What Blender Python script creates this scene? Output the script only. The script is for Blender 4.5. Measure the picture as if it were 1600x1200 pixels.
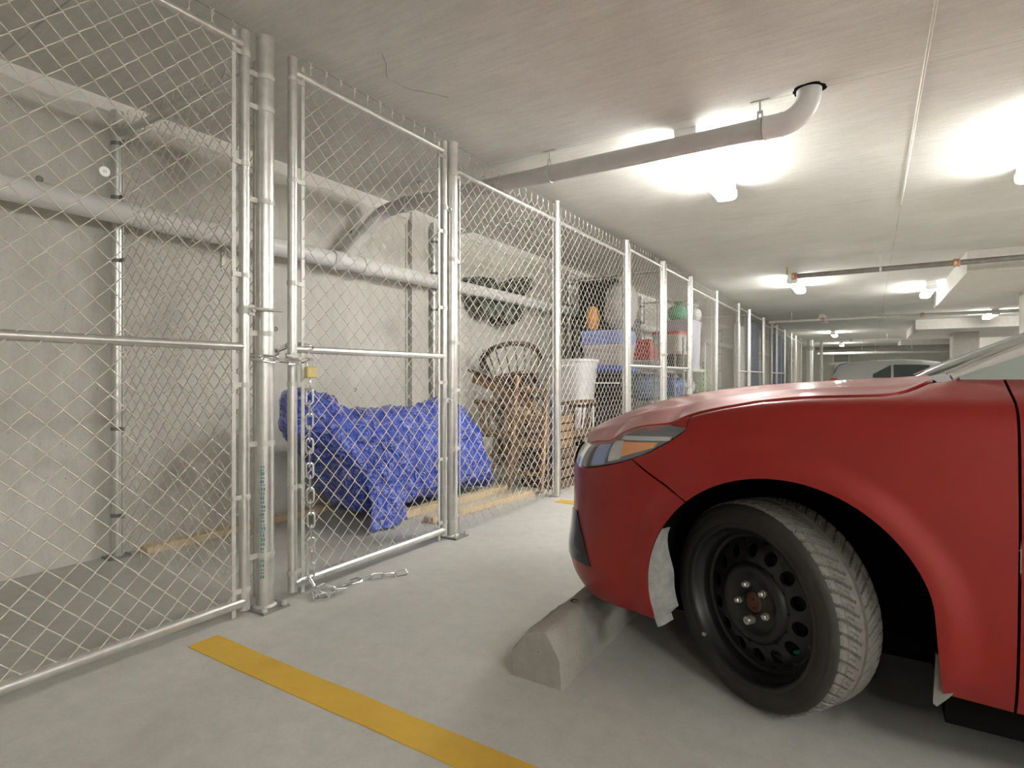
import bpy, math, random
from mathutils import Vector, Matrix, noise as mnoise
random.seed(7)
PI = math.pi
scene = bpy.context.scene
for o in list(bpy.data.objects):
    bpy.data.objects.remove(o, do_unlink=True)

# ---------------------------------------------------------------- camera, light, exposure
cam_d = bpy.data.cameras.new('camera')
cam_d.sensor_width = 36.0
cam_d.lens = 898.0 / 1600.0 * 36.0
cam_d.shift_y = -10.0 / 1600.0
cam_d.clip_start = 0.05
cam = bpy.data.objects.new('camera', cam_d)
scene.collection.objects.link(cam)
cam.location = (0, 0, 1.0)
cam.rotation_euler = (PI / 2, 0, math.radians(31.95))
scene.camera = cam

world = bpy.data.worlds.new('world')
scene.world = world
world.use_nodes = True
world.node_tree.nodes['Background'].inputs[0].default_value = (0.9, 0.95, 1.0, 1)
world.node_tree.nodes['Background'].inputs[1].default_value = 0.3

LAMP_STRENGTH = 36.0
scene.view_settings.view_transform = 'Standard'
scene.view_settings.look = 'None'
scene.view_settings.gamma = 1.0
scene.view_settings.use_curve_mapping = False
scene.view_settings.exposure = 1.32
try:
    scene.cycles.max_bounces = 12
    scene.cycles.diffuse_bounces = 9
    scene.cycles.glossy_bounces = 4
    scene.cycles.transparent_max_bounces = 12
    scene.cycles.sample_clamp_indirect = 6.0
    scene.cycles.use_denoising = True
except Exception:
    pass

# ---------------------------------------------------------------- layout numbers (metres)
FX = -2.24          # plane of the cage fronts
WX = -3.62          # concrete wall behind the cages
CH = 2.55           # ceiling height
POSTS = [0.2, 1.556, 2.874, 4.29, 5.91, 7.22, 8.51, 10.19, 12.1, 13.3, 15.28, 16.6, 17.6, 19.4, 21.1, 22.5, 24.4]

# ---------------------------------------------------------------- node materials
def new_mat(name):
    m = bpy.data.materials.new(name); m.use_nodes = True
    nt = m.node_tree
    b = nt.nodes['Principled BSDF']
    return m, nt, b

def N(nt, t, **kw):
    n = nt.nodes.new(t)
    for k, v in kw.items():
        setattr(n, k, v)
    return n

def noise_n(nt, scale, detail=4, rough=0.55, vec=None, dist=0.0):
    n = N(nt, 'ShaderNodeTexNoise')
    n.inputs['Scale'].default_value = scale
    n.inputs['Detail'].default_value = detail
    n.inputs['Roughness'].default_value = rough
    n.inputs['Distortion'].default_value = dist
    if vec is not None: nt.links.new(vec, n.inputs['Vector'])
    return n

def ramp(nt, fac, stops):
    r = N(nt, 'ShaderNodeValToRGB')
    e = r.color_ramp.elements
    while len(e) < len(stops): e.new(0.5)
    for i, (p, c) in enumerate(stops):
        e[i].position = p
        e[i].color = (c[0], c[1], c[2], 1) if isinstance(c, (tuple, list)) else (c, c, c, 1)
    nt.links.new(fac, r.inputs[0])
    return r.outputs[0]

def mix(nt, fac, a, b, mode='MIX'):
    m = N(nt, 'ShaderNodeMix', data_type='RGBA', blend_type=mode)
    for i, v in ((0, fac), (6, a), (7, b)):
        if isinstance(v, (int, float)): m.inputs[i].default_value = v
        elif isinstance(v, (tuple, list)): m.inputs[i].default_value = (v[0], v[1], v[2], 1)
        else: nt.links.new(v, m.inputs[i])
    return m.outputs[2]

def coords(nt, scale=(1, 1, 1)):
    g = N(nt, 'ShaderNodeNewGeometry')
    mp = N(nt, 'ShaderNodeMapping')
    mp.inputs['Scale'].default_value = scale
    nt.links.new(g.outputs['Position'], mp.inputs['Vector'])
    return mp.outputs[0]

def objcoords(nt, scale=(1, 1, 1)):
    g = N(nt, 'ShaderNodeTexCoord')
    mp = N(nt, 'ShaderNodeMapping')
    mp.inputs['Scale'].default_value = scale
    nt.links.new(g.outputs['Object'], mp.inputs['Vector'])
    return mp.outputs[0]

def bump(nt, b, h, strength, dist=0.01):
    n = N(nt, 'ShaderNodeBump')
    n.inputs['Strength'].default_value = strength
    n.inputs['Distance'].default_value = dist
    nt.links.new(h, n.inputs['Height'])
    nt.links.new(n.outputs[0], b.inputs['Normal'])
    return n.outputs[0]

def simple(name, col, rough=0.5, metal=0.0, coat=0.0, var=0.0, vscale=12.0, alpha=1.0, trans=0.0, bmp=0.0, bscale=60.0):
    m, nt, b = new_mat(name)
    b.inputs['Base Color'].default_value = (*col, 1)
    b.inputs['Roughness'].default_value = rough
    b.inputs['Metallic'].default_value = metal
    b.inputs['Coat Weight'].default_value = coat
    b.inputs['Transmission Weight'].default_value = trans
    b.inputs['Alpha'].default_value = alpha
    if var > 0:
        v = objcoords(nt)
        n = noise_n(nt, vscale, 4, 0.6, v)
        c = ramp(nt, n.outputs[0], [(0.3, tuple(x * (1 - var) for x in col)), (0.7, tuple(min(1, x * (1 + var)) for x in col))])
        nt.links.new(c, b.inputs['Base Color'])
    if bmp > 0:
        n = noise_n(nt, bscale, 3, 0.6, objcoords(nt))
        bump(nt, b, n.outputs[0], bmp)
    return m

def concrete(name, dark, light, stain, joints=None, streak=(1, 1, 1), pores=0.0, rough=0.85, spec=0.3, bs=0.25, stainamt=0.5, spots=()):
    m, nt, b = new_mat(name)
    v = coords(nt)
    n1 = noise_n(nt, 0.9, 6, 0.62, v, 0.6)
    n2 = noise_n(nt, 14.0, 5, 0.7, coords(nt, streak))
    n3 = noise_n(nt, 90.0, 3, 0.7, v)
    c = ramp(nt, n1.outputs[0], [(0.3, dark), (0.68, light)])
    c = mix(nt, ramp(nt, n2.outputs[0], [(0.40, 0.0), (0.75, 0.55)]), c, tuple(x * 0.82 for x in dark))
    ns = noise_n(nt, 0.55, 4, 0.7, coords(nt, (1.0, 1.0, 1.7)), 1.2)
    c = mix(nt, ramp(nt, ns.outputs[0], [(0.55, 0.0), (0.75, stainamt)]), c, stain)
    c = mix(nt, ramp(nt, n3.outputs[0], [(0.3, 0.22), (0.7, 0.0)]), c, tuple(x * 0.6 for x in dark))
    h = n2.outputs[0]
    if pores > 0:
        vo = N(nt, 'ShaderNodeTexVoronoi'); vo.inputs['Scale'].default_value = 34.0
        nt.links.new(v, vo.inputs['Vector'])
        nm = noise_n(nt, 5.0, 2, 0.5, v)
        p = N(nt, 'ShaderNodeMath', operation='MULTIPLY')
        nt.links.new(ramp(nt, vo.outputs['Distance'], [(0.06, 1.0), (0.12, 0.0)]), p.inputs[0])
        nt.links.new(ramp(nt, nm.outputs[0], [(0.5, 0.0), (0.62, pores)]), p.inputs[1])
        c = mix(nt, p.outputs[0], c, tuple(x * 0.38 for x in dark))
    if joints:
        # thin board joints left by the formwork: lines at x = const and y = const
        sep = N(nt, 'ShaderNodeSeparateXYZ')
        wob = noise_n(nt, 2.0, 3, 0.5, v)
        g = N(nt, 'ShaderNodeNewGeometry')
        nt.links.new(g.outputs['Position'], sep.inputs[0])
        for axis, off, period, wid in joints:
            a = N(nt, 'ShaderNodeMath', operation='ADD'); a.inputs[1].default_value = -off + period * 40.5
            nt.links.new(sep.outputs[axis], a.inputs[0])
            md = N(nt, 'ShaderNodeMath', operation='MODULO'); md.inputs[1].default_value = period
            nt.links.new(a.outputs[0], md.inputs[0])
            s = N(nt, 'ShaderNodeMath', operation='SUBTRACT'); s.inputs[1].default_value = period / 2
            nt.links.new(md.outputs[0], s.inputs[0])
            ab = N(nt, 'ShaderNodeMath', operation='ABSOLUTE'); nt.links.new(s.outputs[0], ab.inputs[0])
            ln = ramp(nt, ab.outputs[0], [(0.0, 0.75), (wid, 0.0)])
            ml = N(nt, 'ShaderNodeMath', operation='MULTIPLY')
            nt.links.new(ln, ml.inputs[0]); nt.links.new(ramp(nt, wob.outputs[0], [(0.35, 0.15), (0.6, 1.0)]), ml.inputs[1])
            c = mix(nt, ml.outputs[0], c, tuple(x * 0.45 for x in dark))
    if spots:
        # darker marks on the wall, each with a ragged edge of its own
        wn = noise_n(nt, 4.0, 4, 0.6, v)
        for y_, z_, r_ in spots:
            ds = N(nt, 'ShaderNodeVectorMath', operation='DISTANCE')
            nt.links.new(v, ds.inputs[0]); ds.inputs[1].default_value = (-3.62, y_, z_)
            sm = N(nt, 'ShaderNodeMath', operation='MULTIPLY_ADD')
            nt.links.new(wn.outputs[0], sm.inputs[0]); sm.inputs[1].default_value = 0.22; nt.links.new(ds.outputs['Value'], sm.inputs[2])
            c = mix(nt, ramp(nt, sm.outputs[0], [(r_ * 0.6, 0.55), (r_ * 0.6 + 0.17, 0.0)]), c, (0.30, 0.29, 0.28))
    nt.links.new(c, b.inputs['Base Color'])
    b.inputs['Roughness'].default_value = rough
    b.inputs['Specular IOR Level'].default_value = spec
    bump(nt, b, h, bs, 0.006)
    return m

M = {}
M['wall'] = concrete('wall_concrete', (0.53, 0.52, 0.47), (0.68, 0.67, 0.615), (0.42, 0.41, 0.37), pores=1.0, streak=(1, 1, 0.35),
                     spots=[(1.85, 1.35, 0.16), (1.90, 2.28, 0.20), (1.90, 0.37, 0.17), (2.75, 1.40, 0.14), (3.75, 1.42, 0.15), (0.55, 0.7, 0.25)])
M['ceiling'] = concrete('ceiling_concrete', (0.63, 0.625, 0.59), (0.785, 0.78, 0.745), (0.57, 0.55, 0.50),
                        joints=[(0, 0.23, 2.58, 0.006), (1, 3.48, 2.44, 0.006)], streak=(0.35, 3.0, 1.0), bs=0.3)
M['floor'] = concrete('floor_concrete', (0.46, 0.452, 0.42), (0.55, 0.543, 0.51), (0.37, 0.35, 0.315), rough=0.55, spec=0.4, bs=0.08, stainamt=0.6)
M['stop'] = concrete('wheel_stop_concrete', (0.30, 0.285, 0.255), (0.42, 0.40, 0.36), (0.20, 0.185, 0.16), pores=0.9, bs=0.6)
M['beam'] = concrete('beam_concrete', (0.64, 0.62, 0.575), (0.73, 0.71, 0.665), (0.55, 0.53, 0.48), bs=0.2)

def galv(name, col, rough, metal=0.55):
    m, nt, b = new_mat(name)
    v = objcoords(nt)
    n = noise_n(nt, 22.0, 4, 0.6, v)
    c = ramp(nt, n.outputs[0], [(0.3, tuple(x * 0.86 for x in col)), (0.7, tuple(min(1, x * 1.08) for x in col))])
    nt.links.new(c, b.inputs['Base Color'])
    b.inputs['Metallic'].default_value = metal
    b.inputs['Roughness'].default_value = rough
    return m
M['galv'] = galv('galvanised_steel', (0.70, 0.70, 0.675), 0.34, 0.85)
M['galv_dull'] = galv('dull_zinc_fitting', (0.56, 0.56, 0.53), 0.55, 0.4)
M['wire'] = galv('galvanised_wire', (0.64, 0.61, 0.54), 0.42, 0.6)
M['band'] = galv('pressed_steel_band', (0.60, 0.60, 0.56), 0.5, 0.45)
M['plate'] = simple('base_plate_steel', (0.26, 0.26, 0.245), 0.6, 0.4, var=0.2)
M['rust'] = simple('rusty_steel', (0.09, 0.045, 0.028), 0.8, 0.2, var=0.3, vscale=40)
M['pvc'] = simple('grey_plastic_pipe', (0.68, 0.675, 0.665), 0.42, var=0.05)
M['pvc_dark'] = simple('drain_pipe_plastic', (0.50, 0.495, 0.485), 0.4, var=0.05)
M['pipe_black'] = simple('sprinkler_pipe_steel', (0.20, 0.19, 0.175), 0.5, 0.3, var=0.2)
M['pipe_white'] = simple('painted_pipe', (0.60, 0.58, 0.54), 0.5, 0.1, var=0.08)
M['copper'] = simple('copper_coupling', (0.58, 0.33, 0.22), 0.4, 0.6)
M['chain'] = simple('bright_zinc_chain', (0.80, 0.81, 0.82), 0.2, 0.92)
M['brass'] = simple('brass_padlock', (0.50, 0.43, 0.20), 0.33, 0.75, var=0.08)
M['white_metal'] = simple('white_enamel', (0.80, 0.80, 0.79), 0.4)
M['white'] = simple('white_plastic', (0.82, 0.82, 0.81), 0.45)
M['yellow'] = None
M['black'] = simple('black_plastic', (0.014, 0.014, 0.014), 0.5, var=0.2)
M['black_gloss'] = simple('gloss_black_plastic', (0.012, 0.012, 0.013), 0.15)
M['dark'] = simple('dark_void', (0.006, 0.006, 0.006), 0.9)
M['dark'].node_tree.nodes['Principled BSDF'].inputs['Specular IOR Level'].default_value = 0.02
M['ink'] = simple('dark_print', (0.08, 0.09, 0.11), 0.7)
M['teal_ink'] = simple('teal_print', (0.10, 0.27, 0.29), 0.7)

m, nt, b = new_mat('yellow_line_paint')
v = coords(nt)
n = noise_n(nt, 6, 6, 0.7, v); n2 = noise_n(nt, 60, 3, 0.7, v)
c = ramp(nt, n.outputs[0], [(0.3, (0.56, 0.34, 0.035)), (0.7, (0.66, 0.42, 0.05))])
c = mix(nt, ramp(nt, n2.outputs[0], [(0.62, 0.0), (0.78, 0.6)]), c, (0.34, 0.28, 0.16))
nt.links.new(c, b.inputs['Base Color']); b.inputs['Roughness'].default_value = 0.6
M['yellow'] = m

def emis(name, col, strength):
    m, nt, b = new_mat(name)
    b.inputs['Base Color'].default_value = (0.8, 0.8, 0.8, 1)
    b.inputs['Emission Color'].default_value = (*col, 1)
    b.inputs['Emission Strength'].default_value = strength
    return m
M['lamp'] = emis('lit_lamp_lens', (1.0, 0.975, 0.925), LAMP_STRENGTH)
M['lamp_off'] = simple('unlit_lamp_lens', (0.75, 0.75, 0.73), 0.3)

# wood
def wood(name, c1, c2, rough=0.55, scale=(3, 3, 30)):
    m, nt, b = new_mat(name)
    v = objcoords(nt, scale)
    n = noise_n(nt, 2.2, 5, 0.6, v, 1.0)
    nt.links.new(ramp(nt, n.outputs[0], [(0.3, c1), (0.7, c2)]), b.inputs['Base Color'])
    b.inputs['Roughness'].default_value = rough
    return m
M['pine'] = wood('pine_lumber', (0.56, 0.43, 0.26), (0.70, 0.57, 0.38), 0.65, (12, 2, 12))
M['lightwood'] = wood('light_oak', (0.33, 0.20, 0.10), (0.44, 0.29, 0.16), 0.5, (8, 8, 2))
M['darkwood'] = wood('dark_stained_wood', (0.075, 0.045, 0.03), (0.14, 0.085, 0.055), 0.45, (8, 8, 2))
M['midwood'] = wood('brown_wood', (0.19, 0.115, 0.065), (0.28, 0.18, 0.105), 0.5, (8, 8, 2))
M['orangewood'] = wood('orange_pine', (0.46, 0.22, 0.08), (0.56, 0.30, 0.12), 0.5, (8, 8, 2))

# blue tarpaulin: woven plastic sheet with crumpled sheen
m, nt, b = new_mat('blue_tarpaulin')
v = objcoords(nt)
n = noise_n(nt, 5, 5, 0.6, v)
nt.links.new(ramp(nt, n.outputs[0], [(0.3, (0.024, 0.062, 0.46)), (0.7, (0.05, 0.115, 0.68))]), b.inputs['Base Color'])
b.inputs['Roughness'].default_value = 0.27
b.inputs['Specular IOR Level'].default_value = 0.8
b.inputs['Coat Weight'].default_value = 1.0; b.inputs['Coat Roughness'].default_value = 0.10
hts = []
for sc_, am in ((6.0, 1.0), (14.0, 0.6), (34.0, 0.28)):
    nn_ = noise_n(nt, sc_, 2, 0.5, v, 1.8)
    sb = N(nt, 'ShaderNodeMath', operation='SUBTRACT'); nt.links.new(nn_.outputs[0], sb.inputs[0]); sb.inputs[1].default_value = 0.5
    ab = N(nt, 'ShaderNodeMath', operation='ABSOLUTE'); nt.links.new(sb.outputs[0], ab.inputs[0])
    ml = N(nt, 'ShaderNodeMath', operation='MULTIPLY'); nt.links.new(ab.outputs[0], ml.inputs[0]); ml.inputs[1].default_value = -am
    hts.append(ml.outputs[0])
ad = N(nt, 'ShaderNodeMath', operation='ADD'); nt.links.new(hts[0], ad.inputs[0]); nt.links.new(hts[1], ad.inputs[1])
ad2 = N(nt, 'ShaderNodeMath', operation='ADD'); nt.links.new(ad.outputs[0], ad2.inputs[0]); nt.links.new(hts[2], ad2.inputs[1])
nt.links.new(bump(nt, b, ad2.outputs[0], 1.0, 0.07), b.inputs['Coat Normal'])
# pale ridges painted in for lamp glints and stress-whitened creases of the woven sheet
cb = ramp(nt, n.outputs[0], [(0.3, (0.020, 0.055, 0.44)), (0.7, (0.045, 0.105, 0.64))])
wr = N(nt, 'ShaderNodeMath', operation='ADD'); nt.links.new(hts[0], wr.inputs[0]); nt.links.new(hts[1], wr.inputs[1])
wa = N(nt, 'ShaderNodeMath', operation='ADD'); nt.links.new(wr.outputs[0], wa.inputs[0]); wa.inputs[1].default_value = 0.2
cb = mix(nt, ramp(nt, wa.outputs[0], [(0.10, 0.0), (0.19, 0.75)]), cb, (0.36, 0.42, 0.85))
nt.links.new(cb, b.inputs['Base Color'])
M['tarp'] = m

def plastic_bag(name, col, alpha, rough=0.25):
    m, nt, b = new_mat(name)
    b.inputs['Base Color'].default_value = (*col, 1)
    b.inputs['Roughness'].default_value = rough
    b.inputs['Alpha'].default_value = alpha
    n2 = noise_n(nt, 14.0, 4, 0.65, objcoords(nt), 1.5)
    bump(nt, b, n2.outputs[0], 0.9, 0.04)
    return m
M['bag_clear'] = plastic_bag('clear_plastic_bag', (0.70, 0.69, 0.67), 0.75)
M['bag_blue'] = plastic_bag('pale_blue_bag', (0.27, 0.36, 0.58), 0.9)
M['bag_blue2'] = plastic_bag('blue_bag', (0.13, 0.24, 0.58), 1.0)
M['bag_lilac'] = plastic_bag('lilac_grey_bag', (0.42, 0.42, 0.52), 1.0)
M['bag_green'] = plastic_bag('green_bag', (0.12, 0.45, 0.24), 1.0)
M['bag_white'] = plastic_bag('white_bag', (0.75, 0.77, 0.74), 1.0)
M['tote_blue'] = simple('blue_tote_plastic', (0.10, 0.15, 0.50), 0.4, var=0.08)
M['tote_pale'] = simple('pale_blue_tote_plastic', (0.27, 0.33, 0.66), 0.4, var=0.08)
M['tote_grey'] = simple('grey_tote_plastic', (0.42, 0.41, 0.42), 0.45, var=0.06)
M['tote_lilac'] = simple('lilac_grey_tote_plastic', (0.40, 0.40, 0.50), 0.45, var=0.06)
M['tote_pink'] = simple('pinkish_grey_tote_plastic', (0.50, 0.46, 0.46), 0.45, var=0.06)
M['tote_black'] = simple('black_tote_plastic', (0.02, 0.02, 0.024), 0.4, var=0.1)
M['tote_charcoal'] = simple('charcoal_tote_plastic', (0.055, 0.055, 0.06), 0.5, var=0.1)
M['red_plastic'] = simple('red_plastic', (0.55, 0.06, 0.03), 0.4)
M['orange'] = simple('orange_cloth', (0.70, 0.33, 0.10), 0.7, var=0.15)
M['cardboard'] = simple('cardboard', (0.40, 0.29, 0.18), 0.8, var=0.1)
M['bin'] = simple('translucent_white_plastic', (0.62, 0.63, 0.65), 0.35, var=0.06, bmp=0.15, bscale=20)
M['camo'] = None
m, nt, b = new_mat('mottled_green_plastic')
n = noise_n(nt, 7.0, 3, 0.6, objcoords(nt), 0.5)
nt.links.new(ramp(nt, n.outputs[0], [(0.38, (0.016, 0.018, 0.013)), (0.5, (0.05, 0.06, 0.045)), (0.62, (0.13, 0.15, 0.125))]), b.inputs['Base Color'])
b.inputs['Roughness'].default_value = 0.55
M['camo'] = m
M['needles'] = simple('green_tinsel_needles', (0.20, 0.33, 0.12), 0.6, var=0.3)
M['curtain'] = simple('blue_grey_sheet', (0.13, 0.16, 0.24), 0.7, var=0.15)
M['curtain_blue'] = simple('blue_sheet', (0.10, 0.17, 0.42), 0.6, var=0.15)
M['grate'] = simple('louver_paint', (0.28, 0.28, 0.27), 0.5)

# car materials
m, nt, b = new_mat('red_car_paint')
n = noise_n(nt, 700.0, 1, 0.5, objcoords(nt))
nt.links.new(ramp(nt, n.outputs[0], [(0.3, (0.235, 0.004, 0.003)), (0.7, (0.29, 0.0055, 0.0035))]), b.inputs['Base Color'])
b.inputs['Metallic'].default_value = 0.25
b.inputs['Roughness'].default_value = 0.42
b.inputs['Coat Weight'].default_value = 0.5
b.inputs['Coat Roughness'].default_value = 0.11
nd = noise_n(nt, 3.0, 5, 0.65, objcoords(nt), 0.8)
nt.links.new(ramp(nt, nd.outputs[0], [(0.35, 0.36), (0.7, 0.5)]), b.inputs['Roughness'])
M['paint'] = m
M['grey_paint'] = simple('silver_grey_car_paint', (0.50, 0.50, 0.48), 0.35, 0.3, 0.8)
M['pillar_sheen'] = simple('painted_pillar_reflection', (0.62, 0.61, 0.59), 0.3, 0.4)  # pale grey carries the ceiling light reflected on the red pillar
M['glass'] = simple('tinted_glass', (0.06, 0.07, 0.07), 0.05, 0.0, 0.5)
M['wind_glass'] = simple('windscreen_glass', (0.36, 0.41, 0.38), 0.06, 0.0, 0.5)  # pale green glass, reflected concrete put into its opaque base colour
M['chrome'] = simple('bright_trim', (0.82, 0.82, 0.82), 0.12, 1.0)
M['rubber'] = simple('tyre_rubber', (0.026, 0.024, 0.020), 0.7, var=0.25, vscale=9, bmp=0.1, bscale=120)
M['steel_black'] = simple('black_steel_wheel', (0.015, 0.015, 0.015), 0.38, 0.1, var=0.25, vscale=9)
M['amber'] = simple('amber_reflector', (0.78, 0.27, 0.02), 0.25, bmp=0.3, bscale=90)
M['reflector'] = simple('headlamp_reflector', (0.55, 0.56, 0.57), 0.25, 0.6)
M['lamp_dark'] = simple('headlamp_bezel', (0.045, 0.047, 0.05), 0.3)
M['lens_blue'] = simple('headlamp_projector', (0.22, 0.27, 0.55), 0.1, 0.3)
m, nt, b = new_mat('clear_lens')
b.inputs['Base Color'].default_value = (0.9, 0.92, 0.95, 1); b.inputs['Alpha'].default_value = 0.16
b.inputs['Roughness'].default_value = 0.04
M['lens'] = m
M['flap'] = simple('scuffed_grey_plastic', (0.25, 0.25, 0.24), 0.65, var=0.25, vscale=30)
M['mudflap'] = simple('grey_mud_flap', (0.20, 0.20, 0.19), 0.6, var=0.1)
M['nut'] = simple('plated_wheel_nut', (0.62, 0.61, 0.58), 0.35, 0.7)
M['green_dot'] = simple('green_valve_cap', (0.02, 0.50, 0.28), 0.4)
m, nt, b = new_mat('dusty_tread_rubber')
n = noise_n(nt, 30, 4, 0.6, objcoords(nt))
nt.links.new(ramp(nt, n.outputs[0], [(0.3, (0.14, 0.132, 0.117)), (0.7, (0.20, 0.19, 0.168))]), b.inputs['Base Color'])
b.inputs['Roughness'].default_value = 0.8
M['tread'] = m

# ---------------------------------------------------------------- mesh helpers
WM = {}
class MB:
    def __init__(self): self.v = []; self.f = []
    def add(self, vs, fs):
        o = len(self.v); self.v += [tuple(p) for p in vs]; self.f += [tuple(i + o for i in f) for f in fs]; return self
    def box(self, x0, x1, y0, y1, z0, z1, bev=0.0):
        if bev <= 0:
            v = [(x, y, z) for z in (z0, z1) for x, y in ((x0, y0), (x1, y0), (x1, y1), (x0, y1))]
            return self.add(v, [(3, 2, 1, 0), (4, 5, 6, 7), (0, 1, 5, 4), (1, 2, 6, 5), (2, 3, 7, 6), (3, 0, 4, 7)])
        bv = min(bev, (x1 - x0) / 2.01, (y1 - y0) / 2.01, (z1 - z0) / 2.01)
        v = []; f = []
        def loop(z, i):
            a0, a1, b0, b1 = x0 + i, x1 - i, y0 + i, y1 - i
            return [(a0 + bv, b0, z), (a1 - bv, b0, z), (a1, b0 + bv, z), (a1, b1 - bv, z), (a1 - bv, b1, z), (a0 + bv, b1, z), (a0, b1 - bv, z), (a0, b0 + bv, z)]
        for z, i in ((z0, bv * 0.7), (z0 + bv, 0), (z1 - bv, 0), (z1, bv * 0.7)):
            v += loop(z, i)
        for k in range(3):
            for j in range(8):
                f.append((k * 8 + j, k * 8 + (j + 1) % 8, k * 8 + 8 + (j + 1) % 8, k * 8 + 8 + j))
        f.append(tuple(range(7, -1, -1))); f.append(tuple(range(24, 32)))
        return self.add(v, f)
    def tube(self, pts, r, n=12, closed=False, cap=True):
        P = [Vector(p) for p in pts]; L = len(P)
        R = r if isinstance(r, (list, tuple)) else [r] * L
        vs = []; fs = []
        up = None
        for i in range(L):
            if closed: t = P[(i + 1) % L] - P[i - 1]
            else: t = P[min(i + 1, L - 1)] - P[max(i - 1, 0)]
            t.normalize()
            if up is None:
                up = Vector((0, 0, 1)) if abs(t.z) < 0.9 else Vector((1, 0, 0))
            a = t.cross(up)
            if a.length < 1e-6: a = t.orthogonal()
            a.normalize(); bb = a.cross(t); bb.normalize(); up = bb
            for k in range(n):
                q = 2 * PI * k / n
                vs.append(P[i] + (a * math.cos(q) + bb * math.sin(q)) * R[i])
        m = L if closed else L - 1
        for i in range(m):
            for k in range(n):
                j = (i + 1) % L
                fs.append((i * n + k, i * n + (k + 1) % n, j * n + (k + 1) % n, j * n + k))
        if cap and not closed:
            fs.append(tuple(range(n - 1, -1, -1))); fs.append(tuple((L - 1) * n + k for k in range(n)))
        return self.add(vs, fs)
    def cyl(self, a, b, r, n=16, cap=True): return self.tube([a, b], r, n, cap=cap)
    def lathe(self, prof, n=32, axis='z', c=(0, 0, 0), closed=False):
        vs = []; fs = []; L = len(prof)
        for k in range(n):
            q = 2 * PI * k / n; cs, sn = math.cos(q), math.sin(q)
            for rr, h in prof:
                if axis == 'z': vs.append((c[0] + rr * cs, c[1] + rr * sn, c[2] + h))
                elif axis == 'y': vs.append((c[0] + rr * cs, c[1] + h, c[2] + rr * sn))
                else: vs.append((c[0] + h, c[1] + rr * cs, c[2] + rr * sn))
        for k in range(n):
            k2 = (k + 1) % n
            for i in range(L - 1 if not closed else L):
                j = (i + 1) % L
                fs.append((k * L + i, k2 * L + i, k2 * L + j, k * L + j))
        return self.add(vs, fs)
    def prism(self, poly, h0, h1, axis='z'):
        n = len(poly); vs = []
        for h in (h0, h1):
            for a, b2 in poly:
                vs.append((a, b2, h) if axis == 'z' else ((a, h, b2) if axis == 'y' else (h, a, b2)))
        fs = [(i, (i + 1) % n, n + (i + 1) % n, n + i) for i in range(n)]
        fs += [tuple(range(n - 1, -1, -1)), tuple(range(n, 2 * n))]
        return self.add(vs, fs)
    def grid(self, rows, closed=False):
        R = len(rows); Cn = len(rows[0]); vs = [p for r in rows for p in r]; fs = []
        for i in range(R - 1):
            for j in range(Cn if closed else Cn - 1):
                k = (j + 1) % Cn
                fs.append((i * Cn + j, i * Cn + k, (i + 1) * Cn + k, (i + 1) * Cn + j))
        return self.add(vs, fs)
    def bar(self, a, b, w, t, up=(0, 0, 1)):
        a = Vector(a); b = Vector(b); d = (b - a).normalized(); u = Vector(up)
        s = d.cross(u)
        if s.length < 1e-5: s = d.orthogonal()
        s.normalize(); u = s.cross(d).normalized()
        vs = []
        for p in (a, b):
            for i, j in ((-1, -1), (1, -1), (1, 1), (-1, 1)):
                vs.append(p + s * (w / 2 * i) + u * (t / 2 * j))
        return self.add(vs, [(3, 2, 1, 0), (4, 5, 6, 7), (0, 1, 5, 4), (1, 2, 6, 5), (2, 3, 7, 6), (3, 0, 4, 7)])
    def band(self, c, r0, h, th=0.004, n=20):
        return self.lathe([(r0, -h / 2), (r0 + th, -h / 2), (r0 + th, h / 2), (r0, h / 2)], n, 'z', c, closed=True)
    def mesh(self, name, smooth=True, angle=35, fix=False):
        me = bpy.data.meshes.new(name)
        me.from_pydata(self.v, [], self.f)
        me.update()
        if fix:
            import bmesh
            bm = bmesh.new(); bm.from_mesh(me)
            bmesh.ops.recalc_face_normals(bm, faces=bm.faces[:]); bm.to_mesh(me); bm.free()
        if smooth:
            me.polygons.foreach_set('use_smooth', [True] * len(me.polygons))
            try: me.set_sharp_from_angle(angle=math.radians(angle))
            except Exception: pass
        return me
    def build(self, name, mat, parent=None, local=False, smooth=True, angle=35, fix=False):
        if parent is not None and not local:
            inv = WM[parent.name].inverted()
            self.v = [tuple(inv @ Vector(p)) for p in self.v]
        me = self.mesh(name, smooth, angle, fix)
        return link(name, me, mat, parent)

COL = scene.collection
def link(name, me, mat, parent=None, loc=(0, 0, 0)):
    o = bpy.data.objects.new(name, me)
    if mat is not None and len(me.materials) == 0:
        me.materials.append(M[mat] if isinstance(mat, str) else mat)
    COL.objects.link(o)
    o.location = loc
    if parent is not None: o.parent = parent
    WM[o.name] = (WM[parent.name] if parent is not None else Matrix()) @ Matrix.Translation(Vector(loc))
    return o

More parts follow.
